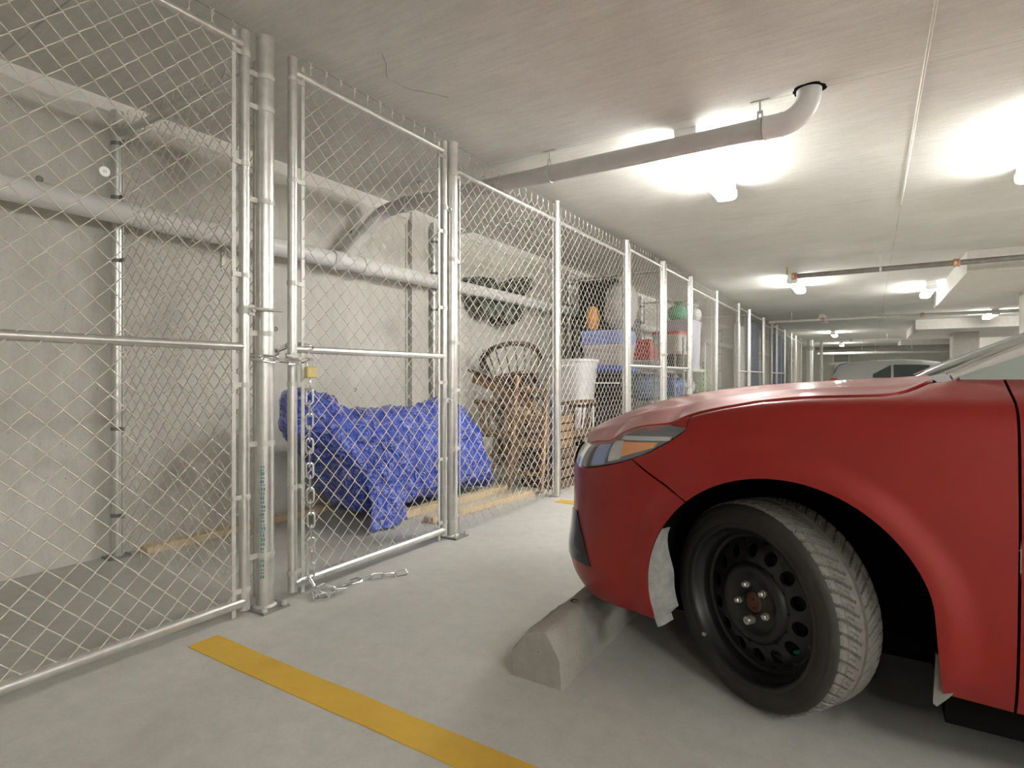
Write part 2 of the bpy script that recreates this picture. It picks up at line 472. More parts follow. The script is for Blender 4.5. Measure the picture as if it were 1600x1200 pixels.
def thing(name, label, cat, loc=(0, 0, 0), rot=(0, 0, 0), group=None):
    o = bpy.data.objects.new(name, None); COL.objects.link(o)
    o.empty_display_size = 0.1
    o.location = loc; o.rotation_euler = rot
    from mathutils import Euler
    WM[o.name] = Matrix.Translation(Vector(loc)) @ Euler(rot).to_matrix().to_4x4()
    tag(o, label, cat, group)
    return o
def tag(o, label, cat, group=None):
    o['label'] = label; o['category'] = cat
    if group: o['group'] = group
    return o
def struct(o, label=None):
    o['kind'] = 'structure'
    if label: o['label'] = label
    return o
def interp(tab, x):
    if x <= tab[0][0]: return tab[0][1]
    for (a, va), (b2, vb) in zip(tab, tab[1:]):
        if x <= b2:
            t = (x - a) / (b2 - a)
            return va + (vb - va) * t
    return tab[-1][1]
def smooth_curve(pts, n):
    # Catmull-Rom through the points, n samples per span
    P = [Vector(p) for p in pts]; out = []
    Q = [P[0] * 2 - P[1]] + P + [P[-1] * 2 - P[-2]]
    for i in range(1, len(Q) - 2):
        a, b2, c2, d = Q[i - 1], Q[i], Q[i + 1], Q[i + 2]
        for k in range(n):
            t = k / n
            out.append(0.5 * ((2 * b2) + (c2 - a) * t + (2 * a - 5 * b2 + 4 * c2 - d) * t * t + (3 * b2 - a - 3 * c2 + d) * t ** 3))
    out.append(P[-1]); return out
def copy_tree(o, parent=None):
    c = o.copy(); COL.objects.link(c)
    if parent is not None: c.parent = parent
    for ch in [k for k in bpy.data.objects if k.parent == o]:
        copy_tree(ch, c)
    return c
# ================================================================ the setting
fl = MB().box(WX - 0.3, 12.3, -6.3, 34.3, -0.2, 0.0).build('floor', 'floor', smooth=False)
struct(fl, 'worn grey concrete garage floor')
cl = MB().box(WX - 0.3, 12.3, -6.3, 34.3, CH, CH + 0.25).build('ceiling', 'ceiling', smooth=False)
struct(cl, 'board-marked grey concrete ceiling slab')
wl = MB().box(WX - 0.25, WX, -6.3, 34.3, 0, CH).build('wall_left', 'wall', smooth=False)
struct(wl, 'cast concrete wall behind the storage cages')
struct(MB().box(WX - 0.25, 12.3, 34.0, 34.25, 0, CH).build('wall_far', 'wall', smooth=False), 'concrete end wall of the garage')
struct(MB().box(WX - 0.25, 12.3, -6.25, -6.0, 0, CH).build('wall_back', 'wall', smooth=False), 'concrete wall at the near end of the garage')
struct(MB().box(12.0, 12.25, -6.3, 34.3, 0, CH).build('wall_right', 'wall', smooth=False), 'concrete wall across the drive aisle')
struct(MB().box(3.1, 5.6, 27.0, 27.25, 0, CH).build('wall_inner', 'beam', smooth=False), 'pale concrete stub wall past the parked cars')

# shallow recesses and seams on the wall behind the cages
for i, (y, z) in enumerate([(0.72, 2.21), (1.22, 2.02), (1.25, 1.99), (2.6, 1.35), (3.3, 2.2), (3.35, 0.9), (0.8, 1.5), (5.2, 1.3)]):
    MB().lathe([(0.0, 0.0), (0.011, 0.0), (0.014, 0.004), (0.018, 0.0005)], 12, 'x', (WX + 0.001, y, z)).build('tie_hole', 'plate', wl)
for y in (3.96, 6.62, 9.3, 12.0):
    MB().box(WX, WX + 0.012, y - 0.006, y + 0.006, 0, CH - 0.14).build('wall_joint', 'wall', wl, smooth=False)
MB().box(WX, WX + 0.05, 3.99, 4.22, 0.0, CH).build('wall_pilaster', 'wall', wl, smooth=False)
# rough lip of concrete where the wall meets the slab
rows = []
for j in range(161):
    y = -1 + j * 0.09
    a = 0.5 + 0.5 * mnoise.noise(Vector((y * 2.3, 0.3, 0)))
    b_ = 0.5 + 0.5 * mnoise.noise(Vector((y * 5.1, 7.3, 0)))
    rows.append([(WX, y, CH - 0.05 - 0.09 * b_), (WX + 0.012 + 0.01 * a, y, CH - 0.045 - 0.075 * b_), (WX + 0.02 + 0.015 * b_, y, CH - 0.02), (WX + 0.03, y, CH + 0.001)])
MB().grid(rows).build('mortar_lip', 'beam', wl, fix=True)

MB().tube(smooth_curve([(-1.98, 2.0, CH), (-2.03, 2.08, CH), (-2.11, 2.17, CH), (-2.115, 2.25, CH), (-2.10, 2.33, CH), (-2.05, 2.40, CH), (-1.98, 2.51, CH)], 4), 0.0022, 5).build('ceiling_crack', 'plate', cl)
MB().prism([(0.222, CH + 0.001), (0.226, CH - 0.004), (0.234, CH - 0.004), (0.238, CH + 0.001)], 1.0, 6.2, 'y').build('ceiling_seam', 'beam', cl, smooth=False)
# drop panels and a column
def drop_panel(x0, x1, y0, y1, label, zz=2.284):
    o = MB().box(x0, x1, y0, y1, zz, CH, 0.006).build('ceiling_drop_panel', 'beam', smooth=False)
    struct(o, label)
drop_panel(1.0, 4.6, 8.9, 13.3, 'thickened concrete ceiling panel crossed by a dark pipe')
drop_panel(1.02, 4.6, 18.8, 23.2, 'second thickened concrete ceiling panel, behind a lit lamp')
drop_panel(1.05, 4.6, 28.4, 31.5, 'farthest thickened concrete ceiling panel')
struct(MB().box(1.9, 2.5, 10.6, 11.4, 0, 2.284, 0.02).build('column', 'beam', smooth=False), 'square concrete column under the first ceiling panel')
struct(MB().box(2.0, 2.6, 20.6, 21.4, 0, 2.284, 0.02).build('column', 'beam', smooth=False), 'square concrete column under the second ceiling panel')

# yellow stall lines
def stall_line(y, label, x0=-2.15):
    rows = []
    for j in range(60):
        x = x0 + j * (5.3 / 59)
        a = 0.006 * mnoise.noise(Vector((x * 4, y, 0))); b_ = 0.006 * mnoise.noise(Vector((x * 4, y + 9, 0)))
        rows.append([(x, y - 0.056 + a, 0.0025), (x, y + 0.056 + b_, 0.0025)])
    g = MB().grid(rows)
    n = len(g.v)
    g.v += [(p[0], p[1], 0.0) for p in g.v]
    L = 60
    for j in range(L - 1):
        g.f.append((2 * j, 2 * j + 2, n + 2 * j + 2, n + 2 * j)); g.f.append((2 * j + 1, n + 2 * j + 1, n + 2 * j + 3, 2 * j + 3))
    g.f.append((0, n, n + 1, 1)); g.f.append((2 * L - 2, 2 * L - 1, n + 2 * L - 1, n + 2 * L - 2))
    o = g.build('floor_line', 'yellow', smooth=False, fix=True)
    o['label'] = label; o['category'] = 'floor marking'; o['group'] = 'yellow stall lines'
stall_line(1.228, 'yellow stall line painted on the floor before the padlocked gate')
stall_line(4.15, 'yellow stall line on the far side of the red car')
stall_line(-1.7, 'yellow stall line behind the first cage gate')
stall_line(7.05, 'yellow stall line two stalls from the padlocked gate')

# ================================================================ lamps
def lamp(x, yc, label, lit=True, L=1.24, zc=CH, w=0.15, group='strip lamps on the ceiling', down=0.0):
    t = thing('strip_lamp', label, 'lamp', (x, yc, zc), group=group)
    y0, y1 = yc - L / 2, yc + L / 2
    MB().box(x - w * 0.46, x + w * 0.46, y0, y1, zc - 0.05, zc, 0.003).build('housing', 'white_metal', t, smooth=False)
    h = w / 2
    prof = [(-h * 0.92, -0.05), (-h, -0.06), (-h, -0.10), (-h * 0.86, -0.122), (-h * 0.5, -0.13), (h * 0.5, -0.13), (h * 0.86, -0.122), (h, -0.10), (h, -0.06), (h * 0.92, -0.05)]
    MB().prism([(x + a, zc + b_) for a, b_ in prof], y0 + 0.02, y1 - 0.02, 'y').build('lens', 'lamp' if lit else 'lamp_off', t, smooth=False)
    for ya, yb in ((y0, y0 + 0.02), (y1 - 0.02, y1)):
        MB().prism([(x + a * 1.06, zc + b_ * 1.03) for a, b_ in prof], ya, yb, 'y').build('end_cap', 'white_metal', t, smooth=False)
    return t
lamp(-0.98, 4.22, 'lit white strip lamp crossed by the grey drain pipe')
lamp(-1.0, 10.2, 'lit strip lamp beside the end of the dark sprinkler pipe', L=1.24)
lamp(-1.02, 16.6, 'unlit strip lamp past the second sprinkler pipe', lit=False)
lamp(-1.05, 22.4, 'lit strip lamp far down the row over the cage fronts')
lamp(-1.1, 29.6, 'lit strip lamp before the far end wall')
lamp(0.98, 4.95, 'lit strip lamp above the bonnet of the red car')
lamp(2.8, 6.3, 'lit strip lamp over the drive aisle past the red car')
lamp(2.8, -3.6, 'lit strip lamp by the near end wall')
lamp(4.7, 1.4, 'lit strip lamp over the drive aisle behind the red car')
lamp(4.7, -2.2, 'lit strip lamp over the drive aisle beside the near end wall')
lamp(0.83, 12.0, 'lit strip lamp tight against the first ceiling drop panel')
lamp(2.4, 17.4, 'lit strip lamp hung before the second ceiling drop panel')
lamp(2.6, 25.4, 'lit strip lamp before the pale stub wall')
lamp(2.8, -0.2, 'lit strip lamp over the drive aisle beside the red car')
for y in (-3.5, 4.0, 11.0, 18.0, 26.0):  # extra row out of view, added to fill the garage with light
    lamp(7.2, y, 'lit strip lamp in the added unseen row across the drive aisle')

# ================================================================ pipes
# grey pipe fixed along the wall, with couplings and the branch from the ceiling drain
t = thing('wall_pipe', 'long grey plastic pipe running along the concrete wall inside the cages', 'pipe', (-3.47, -5.9, 1.9))
MB().cyl((-3.47, -5.99, 1.9), (-3.47, 33.9, 1.9), 0.062, 20).build('pipe_run', 'pvc', t)
for y in (3.32, 3.02, 9.1, 14.9):
    MB().lathe([(0.062, -0.05), (0.071, -0.05), (0.071, 0.05), (0.062, 0.05)], 20, 'y', (-3.47, y, 1.9)).build('coupling', 'pvc', t)
for y in (0.4, 2.2, 4.6, 7.4, 10.4, 13.5):
    MB().box(WX, -3.40, y - 0.012, y + 0.012, 1.82, 1.835).bar((WX + 0.01, y, 1.70), (WX + 0.01, y, 1.99), 0.02, 0.006, (1, 0, 0)).build('bracket', 'galv_dull', t, smooth=False)

t = thing('drain_pipe', 'grey plastic drain pipe hung below the ceiling with an elbow at its end', 'pipe', (-0.28, 3.47, CH))
DY, DZ, DR = 3.47, 2.393, 0.056
pts = [(-0.42, DY, DZ), (-3.18, DY, DZ)]
MB().cyl(pts[0], pts[1], DR, 20).build('pipe_run', 'pvc_dark', t)
arc = [(-0.42 + 0.14 * math.sin(q), DY, DZ + 0.14 - 0.14 * math.cos(q)) for q in [PI / 2 * k / 10 for k in range(11)]]
MB().tube([(-0.5, DY, DZ)] + arc + [(-0.28, DY, DZ + 0.165)], DR + 0.006, 20).build('elbow', 'pvc', t)
MB().cyl((-0.28, DY, DZ + 0.15), (-0.28, DY, CH + 0.04), DR, 20).build('riser', 'pvc', t)
for x in (-0.5, -0.415):
    MB().lathe([(DR, -0.006), (DR + 0.009, -0.006), (DR + 0.009, 0.006), (DR, 0.006)], 20, 'x', (x, DY, DZ)).build('joint_ring', 'pvc', t)
MB().tube(smooth_curve([(-3.15, DY, DZ), (-3.32, DY, DZ - 0.01), (-3.42, DY - 0.04, DZ - 0.06), (-3.46, DY - 0.12, DZ - 0.17), (-3.47, 3.13, 1.96), (-3.47, 3.09, 1.92)], 5), DR, 16).build('branch', 'pvc_dark', t)
MB().lathe([(DR, -0.03), (DR + 0.008, -0.03), (DR + 0.008, 0.03), (DR, 0.03)], 20, 'x', (-3.16, DY, DZ)).build('joint_ring', 'pvc_dark', t)
def hanger(x, parent):
    b_ = MB()
    b_.lathe([(DR + 0.001, -0.011), (DR + 0.005, -0.011), (DR + 0.005, 0.011), (DR + 0.001, 0.011)], 24, 'x', (x, DY, DZ), closed=True)
    b_.tube([(x - 0.012, DY, DZ + DR), (x - 0.010, DY, DZ + DR + 0.045), (x + 0.010, DY, DZ + DR + 0.045), (x + 0.012, DY, DZ + DR)], 0.006, 8)
    b_.cyl((x, DY, DZ + DR + 0.03), (x, DY, CH), 0.005, 8)
    b_.box(x - 0.05, x + 0.05, DY - 0.012, DY + 0.012, CH - 0.005, CH)
    b_.build('hanger', 'galv_dull', parent)
for x in (-0.525, -1.86, -3.02): hanger(x, t)
# broken-out hole round the riser: ragged dark ring just under the slab
hb = MB(); ring = []
for k in range(28):
    q = 2 * PI * k / 28
    rr = 0.080 + 0.02 * mnoise.noise(Vector((math.cos(q) * 2, math.sin(q) * 2, 3)))
    ring.append([(-0.28 + 0.05 * math.cos(q), DY + 0.05 * math.sin(q), CH - 0.002), (-0.28 + rr * math.cos(q), DY + rr * math.sin(q), CH - 0.002), (-0.28 + (rr + 0.004) * math.cos(q), DY + (rr + 0.004) * math.sin(q), CH + 0.01)])
ring.append(ring[0])
hb.grid(ring).build('ceiling_hole', 'dark', t, fix=True)

def sprinkler_pipe(y, x0, x1, z, r, mat, label, rods, couplings=(), heads=()):
    t = thing('sprinkler_pipe', label, 'pipe', (x0, y, z))
    MB().cyl((x0, y, z), (x1, y, z), r, 14).build('pipe_run', mat, t)
    for x in rods:
        MB().cyl((x, y, z), (x, y, CH), 0.006, 8).lathe([(r, -0.012), (r + 0.006, -0.012), (r + 0.006, 0.012), (r, 0.012)], 14, 'x', (x, y, z), closed=True).build('hanger_rod', 'galv', t)
    for x in couplings:
        MB().lathe([(r, -0.035), (r + 0.016, -0.03), (r + 0.016, -0.01), (r + 0.009, 0), (r + 0.016, 0.01), (r + 0.016, 0.03), (r, 0.035)], 14, 'x', (x, y, z)).build('coupling', 'copper', t)
    for x in heads:
        MB().lathe([(0.0, 0.115), (0.026, 0.11), (0.026, 0.104), (0.008, 0.10), (0.012, 0.06), (0.012, 0.0), (0.0, 0.0)], 12, 'z', (x, y, z + r * 0.8)).build('sprinkler_head', 'brass', t)
    return t
sprinkler_pipe(8.5, -0.88, 9.5, 2.35, 0.032, 'pipe_black', 'dark steel sprinkler pipe in front of the first ceiling drop panel', (0.106, 3.2), (0.86, -0.86), (-0.95,))
sprinkler_pipe(15.2, -2.1, 9.5, 2.35, 0.036, 'pipe_white', 'pale sprinkler pipe between the two ceiling drop panels', (0.27, -1.6, 3.6), (-0.95, 0.95), (-1.02,))
sprinkler_pipe(24.3, -1.2, 9.5, 2.36, 0.036, 'pipe_white', 'thin pale sprinkler pipe past the second ceiling drop panel', (0.5, 3.9), (-0.6,))
sprinkler_pipe(28.0, -2.2, 3.0, 2.24, 0.06, 'pipe_black', 'thick dark pipe in front of the far end wall', (-0.3, 1.4))
sprinkler_pipe(30.5, -2.1, 2.8, 2.12, 0.06, 'pipe_white', 'thick pale pipe in front of the far end wall', (0.2, 1.9))

# bundle of tall pipes where the cage row ends
t = thing('standpipe', 'bright metal standpipe at the end of the cage row', 'pipe', (-2.1, 26.6, 0), group='standpipes')
MB().cyl((-2.1, 26.6, 0), (-2.1, 26.6, CH), 0.14, 18).build('pipe_run', 'galv', t)
MB().lathe([(0.14, -0.09), (0.17, -0.09), (0.17, 0.09), (0.14, 0.09)], 18, 'z', (-2.1, 26.6, 2.2)).build('flange', 'galv_dull', t)
t = thing('standpipe', 'thin pale standpipe beside the thick one at the end of the cage row', 'pipe', (-1.75, 27.4, 0), group='standpipes')
MB().cyl((-1.75, 27.4, 0), (-1.75, 27.4, CH), 0.06, 14).build('pipe_run', 'pipe_white', t)
MB().lathe([(0.06, -0.05), (0.085, -0.05), (0.085, 0.05), (0.06, 0.05)], 14, 'z', (-1.75, 27.4, 1.35)).build('flange', 'galv_dull', t)
t = thing('wall_louver', 'grey louvred vent high on the far end wall', 'vent', (-1.3, 33.97, 2.05))
MB().box(-1.65, -0.9, 33.93, 34.0, 1.75, 2.25).build('frame', 'white', t, smooth=False)
for k in range(7):
    MB().bar((-1.6, 33.92, 1.81 + k * 0.065), (-0.95, 33.92, 1.81 + k * 0.065), 0.05, 0.012, (0, 1, 0.6)).build('slat', 'grate', t, smooth=False)
t = thing('wall_cabinet', 'pale box mounted under the vent on the far end wall', 'cabinet', (-1.1, 33.9, 1.1))
MB().box(-1.55, -0.75, 33.6, 34.0, 1.0, 1.62, 0.02).build('body', 'white', t, smooth=False)
MB().box(-1.5, -0.8, 33.585, 33.6, 1.05, 1.57, 0.005).build('door', 'white', t, smooth=False)
# ================================================================ chain-link cages
import numpy as np
def chain_fabric(name, p0, p1, z0, z1, parent, r=0.0021, sides=5, mesh_w=0.045, hz=0.046, mat='wire', barbs=True, nrm=1):
    """woven wire between two floor points: one zigzag wire per half diamond, hooked to its neighbours"""
    a = np.array([p0[0], p0[1], 0.0]); b_ = np.array([p1[0], p1[1], 0.0])
    L = np.linalg.norm(b_ - a); d = (b_ - a) / L; nn = np.array([-d[1], d[0], 0.0]) * nrm
    nw = max(2, int(round(L / mesh_w))); w = L / nw
    nz = int((z1 - z0) / hz); h = (z1 - z0) / nz
    V = []; Fc = []; base = 0
    ang = np.arange(sides) * 2 * PI / sides
    for i in range(nw):
        pts = []
        for j in range(nz + 1):
            right = (j + i) % 2
            s = (i + right) * w + (0.0030 if right else -0.0030)
            z = z0 + j * h
            pts.append((s, z, 0.0))
            if j < nz:
                s2 = (i + 1 - right) * w
                e = 0.0038 if right else -0.0038
                for tt in (0.13, 0.87):
                    pts.append((s + (s2 - s) * tt, z + h * tt, e))
        if barbs:
            s, z, e = pts[-1]
            sg = -1 if (nz + i) % 2 else 1; pts.append((s + sg * 0.004, z + 0.022, 0.003)); pts.append((s - sg * 0.003, z + 0.036, -0.003)); pts.append((s + sg * 0.012, z + 0.056, 0.002))
            s, z, e = pts[0]
            pts.insert(0, (s - 0.006 if i % 2 else s + 0.006, z - 0.018, 0.003))
        P = np.array([a + d * s + nn * e + np.array([0, 0, z]) for s, z, e in pts])
        T = np.zeros_like(P); T[1:-1] = P[2:] - P[:-2]; T[0] = P[1] - P[0]; T[-1] = P[-1] - P[-2]
        T /= np.linalg.norm(T, axis=1)[:, None]
        A = np.tile(nn, (len(P), 1)); A -= (A * T).sum(1)[:, None] * T; A /= np.linalg.norm(A, axis=1)[:, None]
        B = np.cross(T, A)
        ringv = P[:, None, :] + r * (np.cos(ang)[None, :, None] * A[:, None, :] + np.sin(ang)[None, :, None] * B[:, None, :])
        V.append(ringv.reshape(-1, 3))
        n = len(P)
        idx = np.arange(n * sides).reshape(n, sides) + base
        q = np.stack([idx[:-1], np.roll(idx, -1, 1)[:-1], np.roll(idx, -1, 1)[1:], idx[1:]], -1).reshape(-1, 4)
        Fc.append(q); base += n * sides
    V = np.concatenate(V); Fc = np.concatenate(Fc)
    inv = np.array(WM[parent.name].inverted())
    V = V @ inv[:3, :3].T + inv[:3, 3]
    me = bpy.data.meshes.new(name)
    me.vertices.add(len(V)); me.vertices.foreach_set('co', V.ravel())
    me.loops.add(len(Fc) * 4); me.loops.foreach_set('vertex_index', Fc.ravel().astype(np.int32))
    me.polygons.add(len(Fc)); me.polygons.foreach_set('loop_start', np.arange(len(Fc), dtype=np.int32) * 4)
    me.update(calc_edges=True); me.validate()
    me.polygons.foreach_set('use_smooth', [True] * len(me.polygons))
    o = link(name, me, mat, parent); o['kind'] = 'stuff'
    return o

BANDS = [2.30, 2.16, 1.76, 1.19, 0.716, 0.235]
def post(y, r, label, x=FX, top=2.48, bands=BANDS, lug=(1,), plate=True, group='fence posts of the cage row', n=24, foot=True):
    t = thing('fence_post', label, 'post', (x, y, 0), group=group)
    MB().lathe([(r, 0.006), (r, top - 0.012), (r + 0.003, top - 0.012), (r + 0.003, top - 0.004), (r - 0.004, top), (0, top + 0.001)], n, 'z', (x, y, 0)).build('shaft', 'galv', t)
    if foot:
        b_ = MB().box(x - 0.042, x + 0.085, y - 0.065, y + 0.065, 0.0, 0.009)
        pl = b_.build('base_plate', 'plate', t, smooth=False)
        for sx, sy in ((0.066, -0.048), (0.066, 0.048)):
            MB().lathe([(0.0, 0.03), (0.006, 0.03), (0.006, 0.018), (0.012, 0.018), (0.012, 0.009), (0, 0.009)], 8, 'z', (x + sx, y + sy, 0)).build('anchor_bolt', 'galv_dull', pl)
        MB().lathe([(r + 0.011, 0.009), (r, 0.018)], n, 'z', (x, y, 0)).build('weld', 'galv_dull', pl)
    for z in bands:
        b_ = MB().band((x, y, z), r, 0.022, 0.003, n)
        for s in lug:
            b_.box(x - 0.006, x + 0.006, y + s * (r + 0.001) - (0.04 if s < 0 else 0), y + s * (r + 0.001) + (0.04 if s > 0 else 0), z - 0.011, z + 0.011)
        b_.build('band', 'band', t)
    return t

def gate(y0, y1, label, latch_side=-1, near=True, x=FX, zb=0.035, group='chain-link cage gates', seg=5):
    """y0..y1 = outer faces of the two stiles"""
    t = thing('cage_gate', label, 'gate', (x, (y0 + y1) / 2, 0), group=group)
    r = 0.0215; zt = 2.46; n = 16 if near else 8
    for y in (y0 + r, y1 - r):
        MB().tube([(x, y, zb - 0.012), (x, y, zt)], r, n).build('stile', 'galv', t)
    for z, nm in ((zb + r, 'bottom_rail'), (1.13, 'middle_rail'), (2.40, 'top_rail')):
        MB().cyl((x, y0 + r, z), (x, y1 - r, z), 0.0175 if z > 1 else r, n).build(nm, 'galv', t)
    for y, s in ((y0 + r, 1), (y1 - r, -1)):
        yb_ = y + s * 0.052
        tb = MB().box(x + 0.003, x + 0.008, yb_ - 0.009, yb_ + 0.009, zb - 0.03, zt - 0.02).build('tension_bar', 'band', t, smooth=False)
        for z in ((2.36, 1.90, 1.43, 0.97, 0.50, 0.11) if near else (1.9, 0.97)):
            b_ = MB().band((x, y, z), r, 0.02, 0.003, n)
            b_.box(x - 0.004, x + 0.012, min(y + s * r, yb_ + s * 0.008), max(y + s * r, yb_ + s * 0.008), z - 0.01, z + 0.01)
            b_.build('tension_band', 'band', t)
    chain_fabric('chain_link_mesh', (x + 0.006, y0 + r + 0.052), (x + 0.006, y1 - r - 0.052), 0.06, 2.425, t, r=0.0021 if near else 0.0018, sides=5 if near else 3)
    hy = y1 if latch_side < 0 else y0; hs = 1 if latch_side < 0 else -1
    if near:
        for z in (2.05, 0.86):   # hinges to the neighbouring post
            b_ = MB().band((x, hy - hs * r, z), r, 0.03, 0.005, n)
            b_.box(x - 0.012, x + 0.012, min(hy, hy + hs * 0.044), max(hy, hy + hs * 0.044), z - 0.014, z + 0.014)
            b_.cyl((x + 0.012, hy + hs * 0.02, z), (x + 0.028, hy + hs * 0.02, z), 0.007, 8)
            b_.build('hinge', 'galv_dull', t)
        ly = y0 + r if latch_side < 0 else y1 - r; ls = -1 if latch_side < 0 else 1
        zl = 1.285 if latch_side > 0 else 1.09
        b_ = MB().band((x, ly, zl), r, 0.032, 0.005, n)   # fork latch
        b_.box(x - 0.01, x + 0.026, ly + ls * 0.018 - 0.012, ly + ls * 0.018 + 0.012, zl - 0.022, zl + 0.022)
        b_.cyl((x + 0.026, ly + ls * 0.02, zl), (x + 0.04, ly + ls * 0.02, zl), 0.009, 8)
        for dx in (0.045, -0.045) if latch_side > 0 else (0.035,):
            b_.tube([(x + 0.02, ly, zl + 0.004), (x + dx, ly + ls * 0.03, zl + 0.006), (x + dx, ly + ls * (0.15 if latch_side > 0 else 0.06), zl + 0.008)], 0.0065, 8)
        b_.build('latch', 'galv_dull', t)
    return t

def panel(y0, y1, label, near=True, x=FX, group='fixed fence panels of the cage row'):
    """y0..y1 = faces of the posts on both sides"""
    t = thing('chain_link_fence', label, 'fence', (x, (y0 + y1) / 2, 0), group=group)
    n = 14 if near else 8
    MB().cyl((x, y0, 2.315), (x, y1, 2.315), 0.019, n).build('top_rail', 'galv', t)
    for y, s in ((y0, 1), (y1, -1)):
        yb_ = y + s * 0.036
        if near: MB().box(x + 0.002, x + 0.007, yb_ - 0.004, yb_ + 0.004, 0.01, 2.37).build('tension_bar', 'band', t, smooth=False)
    chain_fabric('chain_link_mesh', (x + 0.012, y0 + 0.036), (x + 0.012, y1 - 0.036), 0.045, 2.385, t, r=0.0021 if near else 0.0018, sides=5 if near else 3)
    return t

def partition(y, label, near=True, group='chain-link partitions between cages'):
    t = thing('cage_partition', label, 'fence', (-2.9, y, 0), group=group)
    MB().cyl((FX - 0.04, y, 2.355), (-3.545, y, 2.355), 0.019, 14).build('top_rail', 'galv', t)
    xw = -3.565
    pb = MB().lathe([(0.029, 0.0), (0.029, 2.475), (0.031, 2.475), (0.031, 2.485), (0.0, 2.49)], 18, 'z', (xw, y, 0)).build('wall_post', 'galv', t)
    MB().box(xw - 0.05, xw + 0.06, y - 0.06, y + 0.06, 0.0, 0.008).build('base_plate', 'plate', t, smooth=False)
    for z in (2.3, 2.0, 1.65, 1.19, 0.716, 0.235):
        MB().band((xw, y, z), 0.029, 0.02, 0.003, 18).box(xw + 0.03, xw + 0.075, y - 0.005, y + 0.005, z - 0.01, z + 0.01).build('band', 'plate', t)
    for xb in (xw + 0.06, FX - 0.075):
        MB().box(xb - 0.008, xb + 0.008, y - 0.003, y + 0.003, 0.03, 2.40).build('tension_bar', 'band', t, smooth=False)
    chain_fabric('chain_link_mesh', (xw + 0.06, y + 0.006), (FX - 0.075, y + 0.006), 0.05, 2.415, t, r=0.0022 if near else 0.0018, sides=5 if near else 3)
    return t

PR = 0.0375
def R_(i): return PR if i in (0, 1, 2, 4, 5, 6, 8, 9, 10, 11, 12) else 0.029
post(POSTS[0], PR, 'thick post that the tagged gate hangs on')
pA = post(POSTS[1], PR, 'thick galvanised post with the chain looped round it and teal print down its side', lug=(-1,))
post(POSTS[2], PR, 'thick galvanised post on a bolted plate between padlocked gate and tarp panel', bands=[2.28, 1.74, 1.22, 0.92, 0.55, 0.12])
post(POSTS[3], 0.0305, 'mottled line post where the partition meets the fence behind the wooden heap', bands=[], foot=False)
post(POSTS[4], PR, 'post between the wooden heap panel and the blue tote gate', bands=[2.2, 1.95, 1.6, 1.3, 0.9, 0.5], n=16)
post(POSTS[5], PR, 'shared post between the two gates in front of stacked totes', bands=[2.2, 1.6, 1.0], n=16)
post(POSTS[6], PR, 'post between the pale blue bag gate and the lilac tote panel', bands=[2.2, 1.6, 1.0], n=16)
post(POSTS[7], 0.032, 'line post between the green topped tote and the tinsel tree', bands=[2.2, 1.2], n=12, foot=False)
FAR_POST = {8: 'post between the tinsel tree fence and the pale sheet gate', 9: 'post between the pale grey and the blue grey sheets', 10: 'post just past the blue grey sheet',
            11: 'post before the narrow far gate', 12: 'post before the bright blue sheet', 13: 'post between the bright blue and the dark grey sheets', 14: 'post just past the dark grey sheet'}
for i in range(8, len(POSTS)):
    post(POSTS[i], R_(i) + 0.004, FAR_POST.get(i, 'galvanised post at the far end of the cage row, before the standpipes'), bands=[2.1, 1.1], n=10, foot=False)

gate(0.285, POSTS[1] - 0.075, 'chain-link gate with a round white number tag and closed fork latch', latch_side=1)
gate(1.675, POSTS[2] - 0.06, 'chain-link gate held by the padlocked chain in front of the tarp', latch_side=-1)
panel(POSTS[2] + 0.04, POSTS[3] - 0.03, 'fixed chain-link panel between tarp gate and wooden heap')
panel(POSTS[3] + 0.03, POSTS[4] - 0.04, 'fixed chain-link panel in front of the pale plastic bin')
gate(POSTS[4] + 0.06, POSTS[5] - 0.06, 'chain-link gate in front of the blue lidded totes', latch_side=1)
gate(POSTS[5] + 0.06, POSTS[6] - 0.06, 'chain-link gate in front of the pale blue bag and red toolbox', latch_side=-1)
panel(POSTS[6] + 0.04, POSTS[7] - 0.03, 'fixed chain-link panel in front of the tall lilac tote')
FAR_FENCE = {7: 'fixed chain-link panel in front of the tinsel tree', 8: 'far chain-link gate in front of the pale grey sheet', 9: 'far chain-link gate in front of the blue grey sheet',
             10: 'fixed chain-link panel just past the blue grey sheet', 11: 'narrow far chain-link gate just before the bright blue sheet', 12: 'far chain-link gate in front of the bright blue sheet',
             13: 'fixed chain-link panel in front of the dark grey sheet'}
for i in range(7, len(POSTS) - 1):
    a, b_ = POSTS[i] + 0.045, POSTS[i + 1] - 0.045
    lb = FAR_FENCE.get(i, 'fixed chain-link panel at the far end of the cage row, before the standpipes')
    if i in (8, 9, 11, 12): gate(a + 0.02, b_ - 0.02, lb, near=False)
    else: panel(a, b_, lb, near=False)
partition(POSTS[1], 'chain-link partition from the chained post back to the wall pipe')
partition(POSTS[3], 'chain-link partition between the tarp and the wooden heap')
partition(POSTS[5], 'chain-link partition behind the blue lidded totes', near=False)
partition(POSTS[7], 'chain-link partition between lilac tote and tinsel tree', near=False)
partition(POSTS[9], 'chain-link partition between the pale grey and blue grey sheets', near=False)
partition(POSTS[11], 'chain-link partition before the narrow far gate', near=False)
partition(POSTS[13], 'chain-link partition between the bright blue and dark grey sheets', near=False)

